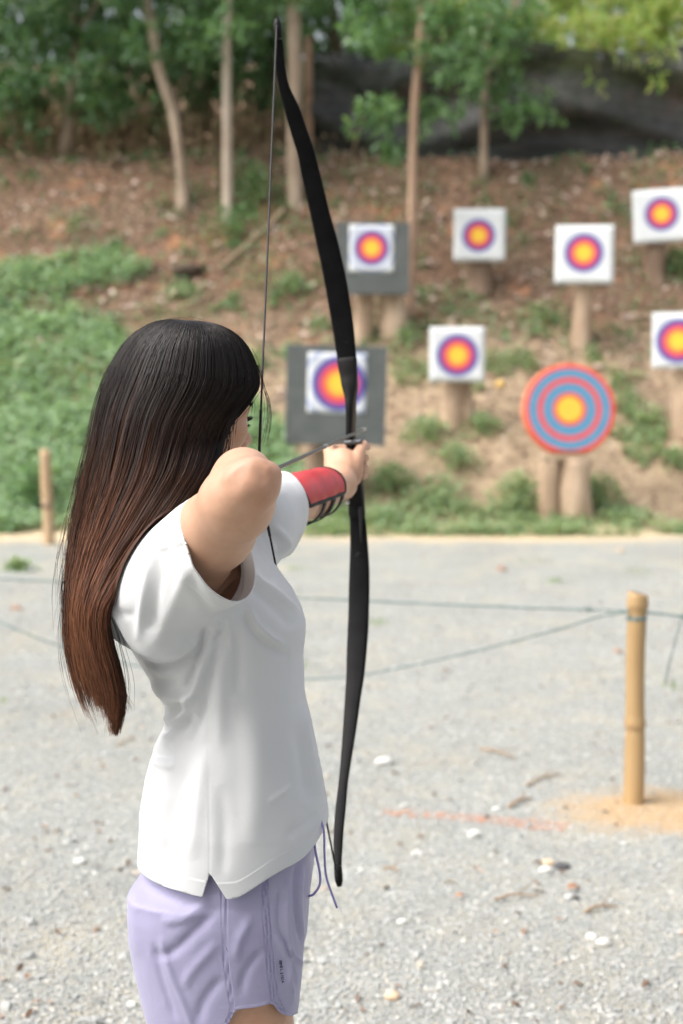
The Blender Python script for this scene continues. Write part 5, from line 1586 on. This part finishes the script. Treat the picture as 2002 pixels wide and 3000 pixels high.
# ================================================================== SHORTS
SO_T = [(3060, 462, 872, .0), (2996, 448, 878, .0), (2914, 427, 890, .0), (2812, 402, 899, .0), (2736, 387, 904, .0), (2659, 382, 912, .0), (2567, 384, 921, .0), (2506, 392, 924, .0), (2440, 402, 918, .0), (2380, 420, 905, .0), (2320, 450, 890, 0)]
def build_shorts():
    F = Field((-.36, 1.86, .50), (.0, 2.42, .95), .0036)
    T = np.array(SO_T); T = T[np.argsort([vz(v) for v in T[:, 0]])]; z = np.array([vz(v) for v in T[:, 0]])
    cx = (vx(T[:, 1]) + vx(T[:, 2])) / 2; rx = (vx(T[:, 2]) - vx(T[:, 1])) / 2
    F.loft(z, cx - .004, np.interp(z, [.55, .72, .9], [2.045, 2.066, 2.10]), rx * np.interp(z, [.76, .80], [.985, .86]), np.interp(z, [.55, .72, .9], [.088, .095, .080]), 2.2, 0.0)
    F.loft(z, cx + .004, np.interp(z, [.55, .72, .9], [2.235, 2.214, 2.18]), rx * np.interp(z, [.76, .80], [.955, .86]), np.interp(z, [.55, .72, .9], [.088, .095, .088]), 2.2, .03)
    up = z > .68
    F.loft(z[up], cx[up], 2.14, rx[up] * np.interp(z[up], [.76, .80], [.96, .86]), np.interp(z[up], [.68, .76, .9], [.08, .125, .12]), 2.2, .03)
    V, Q = F.mesh(); V = smooth_mesh(V, Q, 6)
    for _ in range(3):
        ds = SHF.sample(V); g = SHF.grad(V); g /= np.linalg.norm(g, axis=1)[:, None] + 1e-9
        V = V - g * (np.clip(ds + .009, 0, .05) * np.clip((V[:, 2] - .722) / .024, 0, 1))[:, None]
    V = smooth_mesh(V, Q, 6); T = tri(Q)
    u, v, d = proj(V)
    hem_px = np.interp(u, [380, 560, 667, 683, 690, 700, 760, 790, 803, 812, 825, 851, 872, 882, 892], [3050, 3055, 3006, 2976, 2962, 2958, 2950, 2941, 2944, 2958, 2971, 2977, 2968, 2955, 2925])
    near = V[:, 1] < 2.09
    s = np.where(near, (v - hem_px) * .00049, .606 - V[:, 2] + .012 * np.sin(u * .02))
    s = np.maximum(s, V[:, 2] - .90)
    l1 = np.interp(v, [2560, 2623, 2800, 2900, 2940, 2965, 3000], [648, 650, 655, 668, 676, 676, 660]); l2 = np.interp(v, [2560, 2623, 2812, 2940, 2965, 3000], [662, 664, 667, 684, 682, 668])
    l3 = np.interp(v, [2500, 2598, 2710, 2838, 2935, 2960], [765, 768, 774, 785, 797, 815])
    l4 = l3 + 9; l5 = np.interp(v, [2500, 2600, 2700, 2830, 2920, 2960], [778, 782, 790, 800, 812, 830])
    l6 = np.interp(v, [2560, 2700, 2760, 2900, 3000], [460, 470, 478, 520, 560])
    seam = np.min(np.abs(np.stack([u - l1, u - l2, u - l3, u - l4, u - l5 - 3])), axis=0) * .00049
    seam = np.where(near & (v > 2400), seam, 1)
    sheer = np.where(near, np.clip((u - l5) / 14, 0, 1), np.clip((u - 800) / 30, 0, 1))
    W = np.concatenate([V, np.stack([-s, seam, sheer], -1)], 1); W, T = clip(W, T, s)
    V, A0 = W[:, :3], W[:, 3:]
    N = vnormals(V, T)
    V = stroke(V, N, [
        ([(470, 2740), (500, 2850), (545, 2960), (570, 3020)], 7.2, .0035, .15), ([(450, 2760), (475, 2870), (515, 2990)], 6.5, -.0028, .15),
        ([(640, 2660), (560, 2740), (500, 2790), (440, 2800)], 11.5, -.0045, .2), ([(610, 2640), (540, 2690), (470, 2700)], 10.1, .0035, .2),
        ([(640, 2760), (560, 2850), (540, 2900)], 10.1, .0030, .2), ([(655, 2860), (600, 2930), (580, 3000)], 10.1, -.0032, .2),
        ([(740, 2680), (700, 2760), (690, 2820)], 10.1, .0030, .25), ([(770, 2780), (720, 2850), (705, 2920)], 8.6, -.0028, .25),
        ([(845, 2560), (840, 2680), (850, 2800), (842, 2900)], 5.0, .0042, .15), ([(870, 2520), (866, 2640), (880, 2760)], 4.3, -.0045, .15),
        ([(885, 2530), (880, 2650), (890, 2780)], 4.3, .0038, .15), ([(820, 2600), (815, 2700), (830, 2760)], 4.3, -.0032, .15),
        ([(840, 2770), (862, 2800), (890, 2830)], 4.3, .0036, .2), ([(805, 2740), (830, 2780), (850, 2860), (858, 2940)], 5.0, .0035, .2), ([(828, 2740), (846, 2800), (866, 2900)], 4.3, -.0034, .2),
        ([(400, 2600), (392, 2700), (410, 2800)], 12, .003, .2)])
    V = V + vnormals(V, T) * (.0014 * vnoise(V, 13, 2))[:, None]
    m = M('lilac sports fabric')
    at = m.n('Attribute', attribute_name='hemd').outputs['Fac']; sm = m.n('Attribute', attribute_name='seam').outputs['Fac']; sh = m.n('Attribute', attribute_name='sheer').outputs['Fac']
    c = m.ramp(m.noise(4, 3), [(.3, (0.325, 0.31, 0.475)), (.7, (0.365, 0.35, 0.515))])
    c = m.mix(sh, c, (0.41, 0.395, 0.56))
    c = m.mix(m.ramp(m.math('MULTIPLY', sm, 100.0), [(0.05, 0.55), (0.14, 0.0)]), c, (0.16, 0.145, 0.32))
    c = m.mix(m.ramp(m.math('MULTIPLY', at, 60.0), [(0.20, 0.5), (0.26, 0.0)]), c, (0.44, 0.42, 0.62))
    nb = m.bump(m.ramp(m.math('MULTIPLY', sm, 100.0), [(0.0, 0.0), (0.25, 1.0)]), 0.5, .002)
    nb = m.bump(m.ramp(m.math('MULTIPLY', at, 60.0), [(0.22, 1.0), (0.3, 0.0)]), 0.5, .002, nb); nb = m.bump(m.noise(26, 3, .55, None, .5), 0.14, .010, nb)
    o = obj('shorts', V, [T], m.done(m.pbr(c, 0.55, nb, Specular_IOR_Level=0.35, Sheen_Weight=0.2)), PERSON)
    for i, k in enumerate(('hemd', 'seam', 'sheer')): addattr(o, k, A0[:, i])
    md = o.modifiers.new('cloth', 'SOLIDIFY'); md.thickness = .0016; md.offset = -1
    # drawstring hanging in front
    mc = simple('lilac cord', (0.26, 0.22, 0.52), (0.36, 0.32, 0.62), 60, .7)
    mb = MB()
    mb.add(*tube(spline([P(940, 2400, 2.12), P(950, 2440, 2.11), P(951, 2500, 2.11), P(955, 2560, 2.105), P(966, 2600, 2.10), P(988, 2660, 2.10)], 24), .0017, 7))
    mb.build('drawstring', mc, o)
    mb = MB(); mb.add(*tube(spline([P(918, 2440, 2.11), P(926, 2500, 2.10), P(938, 2560, 2.10), P(936, 2595, 2.10), P(919, 2620, 2.10), P(905, 2625, 2.115)], 24), .0019, 7)); mb.build('drawstring', mc, o)
    return o, F
SHORTS, SHOF = build_shorts()

build_body()
def shorts_print():
    """small dark lettering printed down the front panel of the shorts"""
    mk = simple('dark print', (0.05, 0.05, 0.12), None, rough=.6)
    mb = MB(); dv = 0
    def hit(u, v):
        for d in np.linspace(1.9, 2.2, 240):
            if SHOF.sample(P(u, v, d)[None])[0] < .0018: return P(u, v, d - .0045)
        return P(u, v, 2.05)
    import itertools
    glyphs = ['logo', 'e', 'r', 't', 'i', 'n', 'y']
    v = 2815.0; u = 819.0
    G = {'logo': [((0, 0), (6, 0)), ((6, 0), (6, 10)), ((6, 10), (0, 10)), ((0, 10), (0, 0)), ((3, 0), (3, 10))], 'e': [((0, 0), (0, 6)), ((6, 1), (6, 6)), ((3, 0), (3, 6)), ((0, 0), (6, 0))], 'r': [((0, 0), (6, 0)), ((6, 0), (5, 5))],
         't': [((0, 2), (7, 2)), ((6, 0), (6, 5))], 'i': [((0, 0), (5, 0))], 'n': [((0, 0), (6, 0)), ((6, 0), (6, 5)), ((6, 5), (0, 5))], 'y': [((6, 0), (3, 3)), ((6, 6), (0, 2))]}
    for g in glyphs:
        w = max(b for s_ in G[g] for (_, b) in s_)
        for (a0, b0), (a1, b1) in G[g]:
            p = [hit(u + (6 - a) * 1.0 + (v + b - 2815) * .12, v + b) for a, b in ((a0, b0), ((a0 + a1) / 2, (b0 + b1) / 2), (a1, b1))]
            mb.add(*tube(p, .0007, 5))
        v += w + 4.5
    mb.build('print_lettering', mk, SHORTS)
shorts_print()

# ================================================================== ARM GUARD on the bow arm
def arm_guard():
    mr = simple('red leather', (0.46, 0.030, 0.036), (0.55, 0.05, 0.055), 14, .42, .25, 60, .002)
    mk = simple('black webbing', (0.012, 0.012, 0.013), None, rough=.7)
    A = LE * 1.24 - LW * .24; B = LE * .38 + LW * .62
    ax = unit(B - A); up = unit(UPV - ax * (UPV @ ax)); sd = np.cross(ax, up)          # sd: to the right/far, -sd towards the viewer's left
    toward = unit(-FWD - ax * (-FWD @ ax)); 
    a0 = math.atan2(toward @ sd, toward @ up)
    def rad(t): return np.interp(t, [0, .55, 1], [.0395, .0405, .0370])
    def pt(t, a, off=.0): return A + (B - A) * t + (up * math.cos(a) + sd * math.sin(a)) * (rad(t) + off)
    nt_, na = 26, 26; V = []
    lo, hi = a0 - 1.75, a0 + 0.42
    if abs(math.cos(a0)) > 2: pass
    for i in range(nt_):
        t = i / (nt_ - 1)
        e = 0.16 * (2 * t - 1) ** 4
        for j in range(na):
            a = lo + (hi - lo) * j / (na - 1)
            k = abs(2 * j / (na - 1) - 1)
            tt = .5 + (t - .5) * (1 - .10 * k ** 3)
            V.append(pt(tt, a, .0045 + .0018 * math.exp(-((t - .45) / .08) ** 2) * math.cos(a * 3) + .0008 * math.sin(t * 23 + a * 4)))
    V = np.array(V); i = np.arange(nt_ - 1)[:, None] * na + np.arange(na - 1)[None]
    Q = np.stack([i, i + 1, i + na + 1, i + na], -1).reshape(-1, 4)
    g = thing_child('arm_guard', V, Q, mr)
    md = g.modifiers.new('t', 'SOLIDIFY'); md.thickness = .003; md.offset = 0
    border = np.concatenate([V[:na], V[2 * na - 1::na], V[::-1][1:na], V[::-1][2 * na - 1::na]])
    mb = MB(); mb.add(*tube(spline(np.concatenate([border, border[:1]]), 160), .0036, 8)); mb.build('binding', mk, g)
    for t in (.44, .68, .93):
        a = np.linspace(hi - .15, lo + .15 + 2 * math.pi, 46)
        mid = np.sin(np.linspace(0, math.pi, 46))
        path = np.array([pt(t - .10 * m_, x, .003 + .003 * m_) for x, m_ in zip(a, mid)])
        # flat elastic band
        Vb = np.concatenate([path - ax * .0075, path + ax * .0075]); n = len(path); i = np.arange(n - 1)
        s = obj('strap', Vb, [np.stack([i, i + 1, i + n + 1, i + n], -1)], mk, g)
        md = s.modifiers.new('t', 'SOLIDIFY'); md.thickness = .002; md.offset = 0
def thing_child(name, V, Q, mat): return obj(name, V, [Q], mat, PERSON)
arm_guard()
# ================================================================== HAIR
HT = np.array([0, .045, .09, .14, .20, .23, .26, .29, .33, .41, .51, .61, .71, .80, .88, .95, 1.0])
HL = np.array([(560, 950), (505, 936), (440, 949), (372, 1000), (320, 1085), (303, 1132), (288, 1178), (276, 1232), (264, 1295), (240, 1400), (214, 1530), (200, 1650), (194, 1765), (193, 1860), (206, 1960), (236, 2060), (276, 2150)], float)
HR_ = np.array([(560, 950), (615, 944), (688, 974), (738, 1032), (763, 1118), (744, 1164), (712, 1208), (682, 1240), (662, 1292), (628, 1388), (520, 1528), (408, 1655), (326, 1785), (327, 1880), (352, 1970), (366, 2060), (345, 2150)], float)
HD = np.interp(HT, [0, .14, .33, .51, .71, 1], [2.11, 2.115, 2.11, 2.075, 2.045, 2.05])
HB = np.interp(HT, [0, .045, .09, .14, .20, .33, .41, .51, .61, .71, .85, 1], [.004, .052, .078, .094, .102, .098, .088, .070, .052, .040, .034, .026])
HTILT = np.interp(HT, [0, .33, .51, .71, 1], [0, 0, -.045, -.05, -.02])
def _sm(t, a):
    q = spline(np.concatenate([HT[:, None] * 3000, a.reshape(len(HT), -1)], 1), 400)
    x = q[:, 0] / 3000
    return np.stack([np.interp(t, x, q[:, 1 + k]) for k in range(q.shape[1] - 1)], -1)
def hair_pt(t, ph, rho):
    """t along the strand, ph around the bundle (0..pi near side), rho from the middle (0) to the outside (1)"""
    L, R = _sm(t, HL), _sm(t, HR_); D, B, K = _sm(t, HD)[..., 0], _sm(t, HB)[..., 0], _sm(t, HTILT)[..., 0]
    x = -np.cos(ph) * rho; s = (1 + x) / 2
    uv = L * (1 - s)[..., None] + R * s[..., None]
    d = D + K * x - B * np.sin(ph) * rho
    p = CAM + d[..., None] * (FWD + ((uv[..., 0] - CU) / FP)[..., None] * RGT - ((uv[..., 1] - CV) / FP)[..., None] * UPV)
    return p, s

def tubes(Pts, rad, seg=3):
    """many strands at once: Pts (n,m,3), rad (n,m)"""
    n, m, _ = Pts.shape
    t = np.gradient(Pts, axis=1); t /= np.linalg.norm(t, axis=2)[..., None] + 1e-12
    vw = Pts - CAM; a = np.cross(t, np.array([.3, -1.0, .15])); a /= np.linalg.norm(a, axis=2)[..., None] + 1e-12
    b = np.cross(t, a)
    an = np.arange(seg) * 2 * math.pi / seg
    V = Pts[:, :, None] + rad[:, :, None, None] * (np.cos(an)[None, None, :, None] * a[:, :, None] + np.sin(an)[None, None, :, None] * b[:, :, None])
    base = (np.arange(n) * m * seg)[:, None, None]; i = (np.arange(m - 1) * seg)[None, :, None]; j = np.arange(seg)[None, None]; j2 = (j + 1) % seg
    Q = np.stack([base + i + j, base + i + j2, base + i + seg + j2, base + i + seg + j], -1).reshape(-1, 4)
    return V.reshape(-1, 3), Q

def build_hair():
    r = np.random.default_rng(11)
    m = 34
    nn, nf = 6800, 1500
    ph = np.concatenate([np.arccos(r.uniform(-1, 1, int(nn * .6))), r.uniform(0.0, math.pi, nn - int(nn * .6)), math.pi + r.uniform(0, math.pi, nf)])
    n = len(ph)
    rho = 1.0 - np.abs(r.normal(size=n)) * .055
    # locks: strands lean towards the middle of their lock further down
    cen = np.sort(np.concatenate([np.arccos(r.uniform(-1, 1, 130)), math.pi + r.uniform(0, math.pi, 30)]))
    ci = np.abs(ph[:, None] - cen[None]).argmin(1)
    cs = 0.35 + .5 * r.random(len(cen)); cr = r.normal(size=len(cen)) * .035; cw = r.random((len(cen), 4)) * 6.28; cc = r.random(len(cen))
    s0 = (1 - np.cos(ph)) / 2
    tend = np.where(ph < math.pi, .875 + .125 * s0 ** .8, .95) + r.normal(size=n) * .018 - np.abs(r.normal(size=n)) * .03
    tend = np.where(r.random(n) < .10, tend - r.random(n) * .3, tend).clip(.4, 1.0)
    t0 = np.where(r.random(n) < .55, r.random(n) * .05, r.random(n) * .30)
    g = np.linspace(0, 1, m)[None]
    T = t0[:, None] + (tend - t0)[:, None] * g
    k = np.clip((T - .12) / .6, 0, 1)
    PH = ph[:, None] + (cen[ci] - ph)[:, None] * k * cs[ci][:, None]
    PH = PH + .045 * np.sin(T * 7 + cw[ci, 0][:, None]) * k + (r.normal(size=n) * .05)[:, None] * k * np.sin(T * 9 + (r.random(n) * 6)[:, None])
    RH = rho[:, None] + cr[ci][:, None] * k + .012 * np.sin(T * 11 + cw[ci, 1][:, None]) * k
    p, s = hair_pt(T, PH, RH)
    jit = np.cumsum(r.normal(size=(n, m, 3)), axis=1) * .00035
    p = p + jit * k[..., None]
    # keep the hair outside the shirt
    f = p.reshape(-1, 3)
    sel = (f[:, 2] < 1.36) & (f[:, 2] > .8)
    q = f[sel]
    for _ in range(2):
        dsd = SHF.sample(q); gr = SHF.grad(q); gr /= np.linalg.norm(gr, axis=1)[:, None] + 1e-9
        gr = unit(np.array([-.5, -.8, .1])) * .8 + gr; gr /= np.linalg.norm(gr, axis=1)[:, None]
        push = np.clip(.006 - dsd, 0, .08); inb = (np.abs(q[:, 0] + .2) < .21)
        q = q + gr * (push * inb)[:, None]
    f[sel] = q
    p = f.reshape(n, m, 3)
    rad = (.00052 + .00022 * r.random(n))[:, None] * np.interp(g, [0, .06, .8, 1], [.7, 1, .9, .25])
    V, Q = tubes(p, rad)
    tt = np.repeat(T.reshape(-1), 3); hv = np.repeat(np.clip(.45 * r.random(n) + .55 * cc[ci], 0, 1), m * 3)
    edge = np.repeat((1 - s).reshape(-1), 3)
    # single loose hairs
    nl = 150
    pl = np.where(r.random(nl) < .62, r.uniform(0, .8, nl), r.uniform(.8, 3.1, nl)); T2 = (r.random(nl) * .3)[:, None] + (r.uniform(.45, 1.0, nl) * .72)[:, None] * g
    T2 = np.clip(T2, 0, 1)
    amp = r.normal(size=(nl, 3)); ph2 = r.random((nl, 3)) * 6
    p2, s2 = hair_pt(T2, np.repeat(pl[:, None], m, 1), np.repeat(1.0 + .03 * np.abs(r.normal(size=nl))[:, None], m, 1))
    kk = np.clip((T2 - .1) / .5, 0, 1)[..., None]
    p2 = p2 + kk ** 1.5 * np.stack([.010 * amp[:, :1] * np.sin(T2 * 6 + ph2[:, :1]) - .006 * np.abs(amp[:, 1:2]) * g, .006 * amp[:, 1:2] * np.sin(T2 * 5), .003 * amp[:, 2:] * np.sin(T2 * 8)], -1)
    V2, Q2 = tubes(p2, np.full((nl, m), .00030) * np.interp(g, [0, .8, 1], [1, .9, .3]))
    # fine wisps before the forehead and over the crown, and stray ends at the left and the tips
    W = []
    def wisp(pts, k, sp):
        for _ in range(k):
            o = r.normal(size=2) * sp; q = np.array(pts, float)
            q[:, :2] += o * np.linspace(.3, 1.6, len(q))[:, None] + r.normal(size=(len(q), 2)) * sp * .35
            W.append(spline([P(*x) for x in q], m))
    wisp([(755, 1070, 2.12), (772, 1130, 2.12), (786, 1180, 2.12), (788, 1240, 2.12), (776, 1300, 2.12)], 12, 4)
    wisp([(735, 1150, 2.10), (742, 1180, 2.12), (738, 1220, 2.12)], 6, 4)
    wisp([(690, 1200, 2.05), (672, 1250, 2.04), (664, 1310, 2.04), (640, 1380, 2.06)], 26, 6)
    wisp([(700, 1190, 2.06), (690, 1230, 2.06), (684, 1270, 2.06)], 10, 5)
    wisp([(240, 1360, 2.08), (214, 1480, 2.07), (196, 1600, 2.06), (172, 1720, 2.05), (168, 1800, 2.05)], 9, 7)
    wisp([(330, 1960, 2.03), (362, 2020, 2.03), (390, 2070, 2.02)], 6, 6)
    wisp([(318, 1780, 2.0), (350, 1880, 2.0), (372, 1990, 2.0), (366, 2080, 2.0)], 8, 6)
    wisp([(430, 952, 2.1), (500, 934, 2.1), (560, 934, 2.1), (620, 944, 2.1)], 4, 4)
    wisp([(300, 1120, 2.08), (276, 1250, 2.08), (250, 1330, 2.08)], 6, 5)
    wisp([(190, 1700, 2.05), (184, 1800, 2.05), (190, 1900, 2.05), (215, 2000, 2.05)], 10, 6)
    W = np.array(W); nw = len(W)
    V3, Q3 = tubes(W, np.full((nw, m), .00028) * np.interp(g, [0, .8, 1], [1, .9, .3]))
    # the solid inside of the bundle
    tc = np.linspace(0.0, .955, 60); pc = np.linspace(0, 2 * math.pi, 48, endpoint=False)
    C, _ = hair_pt(np.repeat(tc[:, None], 48, 1), np.repeat(pc[None], 60, 0), np.repeat(np.interp(tc, [0, .05, .3, .8, .955], [.5, .90, .91, .80, .35])[:, None], 48, 1))
    cf = C.reshape(-1, 3); i = np.arange(59)[:, None] * 48; j = np.arange(48)[None]; j2 = (j + 1) % 48
    Q4 = np.stack([i + j, i + j2, i + 48 + j2, i + 48 + j], -1).reshape(-1, 4)
    o1, o2, o3 = len(V), len(V) + len(V2), len(V) + len(V2) + len(V3)
    VV = np.concatenate([V, V2, V3, cf]); QQ = np.concatenate([Q, Q2 + o1, Q3 + o2, Q4 + o3])
    ht = np.concatenate([tt, np.repeat(T2.reshape(-1), 3), np.full(len(V3), .26), np.repeat(tc, 48)])
    hv = np.concatenate([hv, np.repeat(r.random(nl), m * 3), np.full(len(V3), .4), np.full(len(cf), .0)])
    he = np.concatenate([edge, np.full(len(V2), .5), np.full(len(V3), .5), np.full(len(cf), .5)])
    M_ = M('dyed hair with painted rim light')
    a = M_.n('Attribute', attribute_name='ht').outputs['Fac']; b = M_.n('Attribute', attribute_name='hv').outputs['Fac']; e = M_.n('Attribute', attribute_name='he').outputs['Fac']
    x = M_.math('ADD', a, M_.math('MULTIPLY', M_.math('SUBTRACT', b, .5), .27))
    x = M_.math('ADD', x, M_.math('MULTIPLY', M_.math('SUBTRACT', e, .5), M_.math('MULTIPLY', a, .42)))  # strands towards the left edge turn brighter brown: rim light painted into the colour
    c = M_.ramp(x, [(.0, (.004, .0034, .0036)), (.24, (.006, .0045, .0045)), (.37, (.024, .010, .006)), (.50, (.078, .028, .012)), (.68, (.135, .048, .021)), (1.0, (.175, .068, .031))])  # black roots to brown ends: partly dye, partly painted light
    c = M_.mix(M_.ramp(b, [(.25, .72), (.6, 0.0)]), c, (.014, .007, .005))
    sh = M_.pbr(c, .36, None, Specular_IOR_Level=.36)
    o = obj('hair', VV, [QQ], M_.done(sh), PERSON)
    addattr(o, 'ht', ht); addattr(o, 'hv', hv); addattr(o, 'he', he)
build_hair()
ROOF_Y = 0.98
# ================================================================== ADDED ROOF out of view, put in to soften the light on the archer
def added_roof():
    t = thing('added_roof', 'unseen roof on timber posts, added to soften the light on the archer', 'added_roof', (-0.5, 2.3, 0))
    mw = simple('old timber', (0.20, 0.14, 0.10), (0.34, 0.26, 0.19), 5, .85, .4, 24, .01, (1, 1, .2))
    mr = simple('grey roof sheet', (0.36, 0.34, 0.31), (0.46, 0.44, 0.40), 4, .8)
    x0, x1, y0, y1 = -2.4, 2.6, -4.5, ROOF_Y
    n = 60; xs = np.linspace(x0, x1, n * 4); z = .018 * np.sin(xs * 2 * math.pi / .18)
    V = np.concatenate([np.stack([xs, np.full_like(xs, y), zz + z], -1) for y, zz in ((y0, 2.62), (y1, 2.92))])
    i = np.arange(n * 4 - 1)
    o = obj('roof', V, [np.stack([i, i + 1, i + n * 4 + 1, i + n * 4], -1)], mr, t)
    md = o.modifiers.new('t', 'SOLIDIFY'); md.thickness = .004
    for y, zz in ((y0 + .1, 2.56), (-1.0, 2.70), (y1 - .12, 2.84)):
        mb = MB(); mb.add(*box((.1, y, zz - .03), np.eye(3), (2.45, .04, .06), .006)); mb.build('beam', mw, t, smooth=False)
    for x in (x0 + .15, x1 - .15):
        for y, zz in ((y0 + .1, 2.47), (y1 - .12, 2.75)):
            mb = MB(); mb.add(*tube([(x, y, -.1), (x, y, 1.2), (x, y, zz)], .06, 14)); mb.build('post', mw, t)
added_roof()
# ================================================================== CAMERA, LIGHT
cam_d = bpy.data.cameras.new('camera'); cam = bpy.data.objects.new('camera', cam_d); COL.objects.link(cam)
cam.location = tuple(CAM); cam.rotation_euler = (math.pi / 2 - PT, 0, 0)
cam_d.sensor_fit = 'VERTICAL'; cam_d.sensor_height = 36.0; cam_d.lens = FP / 3000 * 36.0
cam_d.clip_start = 0.05; cam_d.clip_end = 500
cam_d.dof.use_dof = True; cam_d.dof.focus_distance = 1.98; cam_d.dof.aperture_fstop = 3.7; cam_d.dof.aperture_blades = 0
scene.camera = cam
EL, AZ = math.radians(52), math.radians(-112)       # sun: high, from the left and a little behind the camera; azimuth measured from +Y towards +X
w = bpy.data.worlds.new('World'); scene.world = w; w.use_nodes = True
nt = w.node_tree; nt.nodes.clear()
sky = nt.nodes.new('ShaderNodeTexSky'); sky.sky_type = 'NISHITA'; sky.sun_disc = False
sky.sun_elevation = EL; sky.sun_rotation = AZ; sky.air_density = 1.0; sky.dust_density = 6.0; sky.ozone_density = 0.6
bg = nt.nodes.new('ShaderNodeBackground'); bg.inputs['Strength'].default_value = 0.15
wo = nt.nodes.new('ShaderNodeOutputWorld')
hs = nt.nodes.new('ShaderNodeHueSaturation'); hs.inputs['Saturation'].default_value = 0.38   # thin high cloud: a paler sky
nt.links.new(sky.outputs[0], hs.inputs['Color']); nt.links.new(hs.outputs[0], bg.inputs[0]); nt.links.new(bg.outputs[0], wo.inputs[0])
sd = bpy.data.lights.new('sun', 'SUN'); so = bpy.data.objects.new('sun', sd); COL.objects.link(so)
sd.energy = 1.4; sd.angle = math.radians(50); sd.color = (1.0, 0.96, 0.90)
from mathutils import Vector
dirv = Vector((math.sin(AZ) * math.cos(EL), math.cos(AZ) * math.cos(EL), math.sin(EL)))
so.rotation_euler = dirv.to_track_quat('Z', 'Y').to_euler()
so.location = (-6, 6, 12)
vs = scene.view_settings
vs.view_transform = 'Standard'; vs.look = 'None'; vs.gamma = 1.0; vs.exposure = 0.95; vs.use_curve_mapping = False
scene.render.engine = 'CYCLES'
scene.cycles.use_denoising = True
scene.cycles.max_bounces = 8; scene.cycles.transparent_max_bounces = 12
scene.cycles.use_adaptive_sampling = True; scene.cycles.adaptive_threshold = 0.01
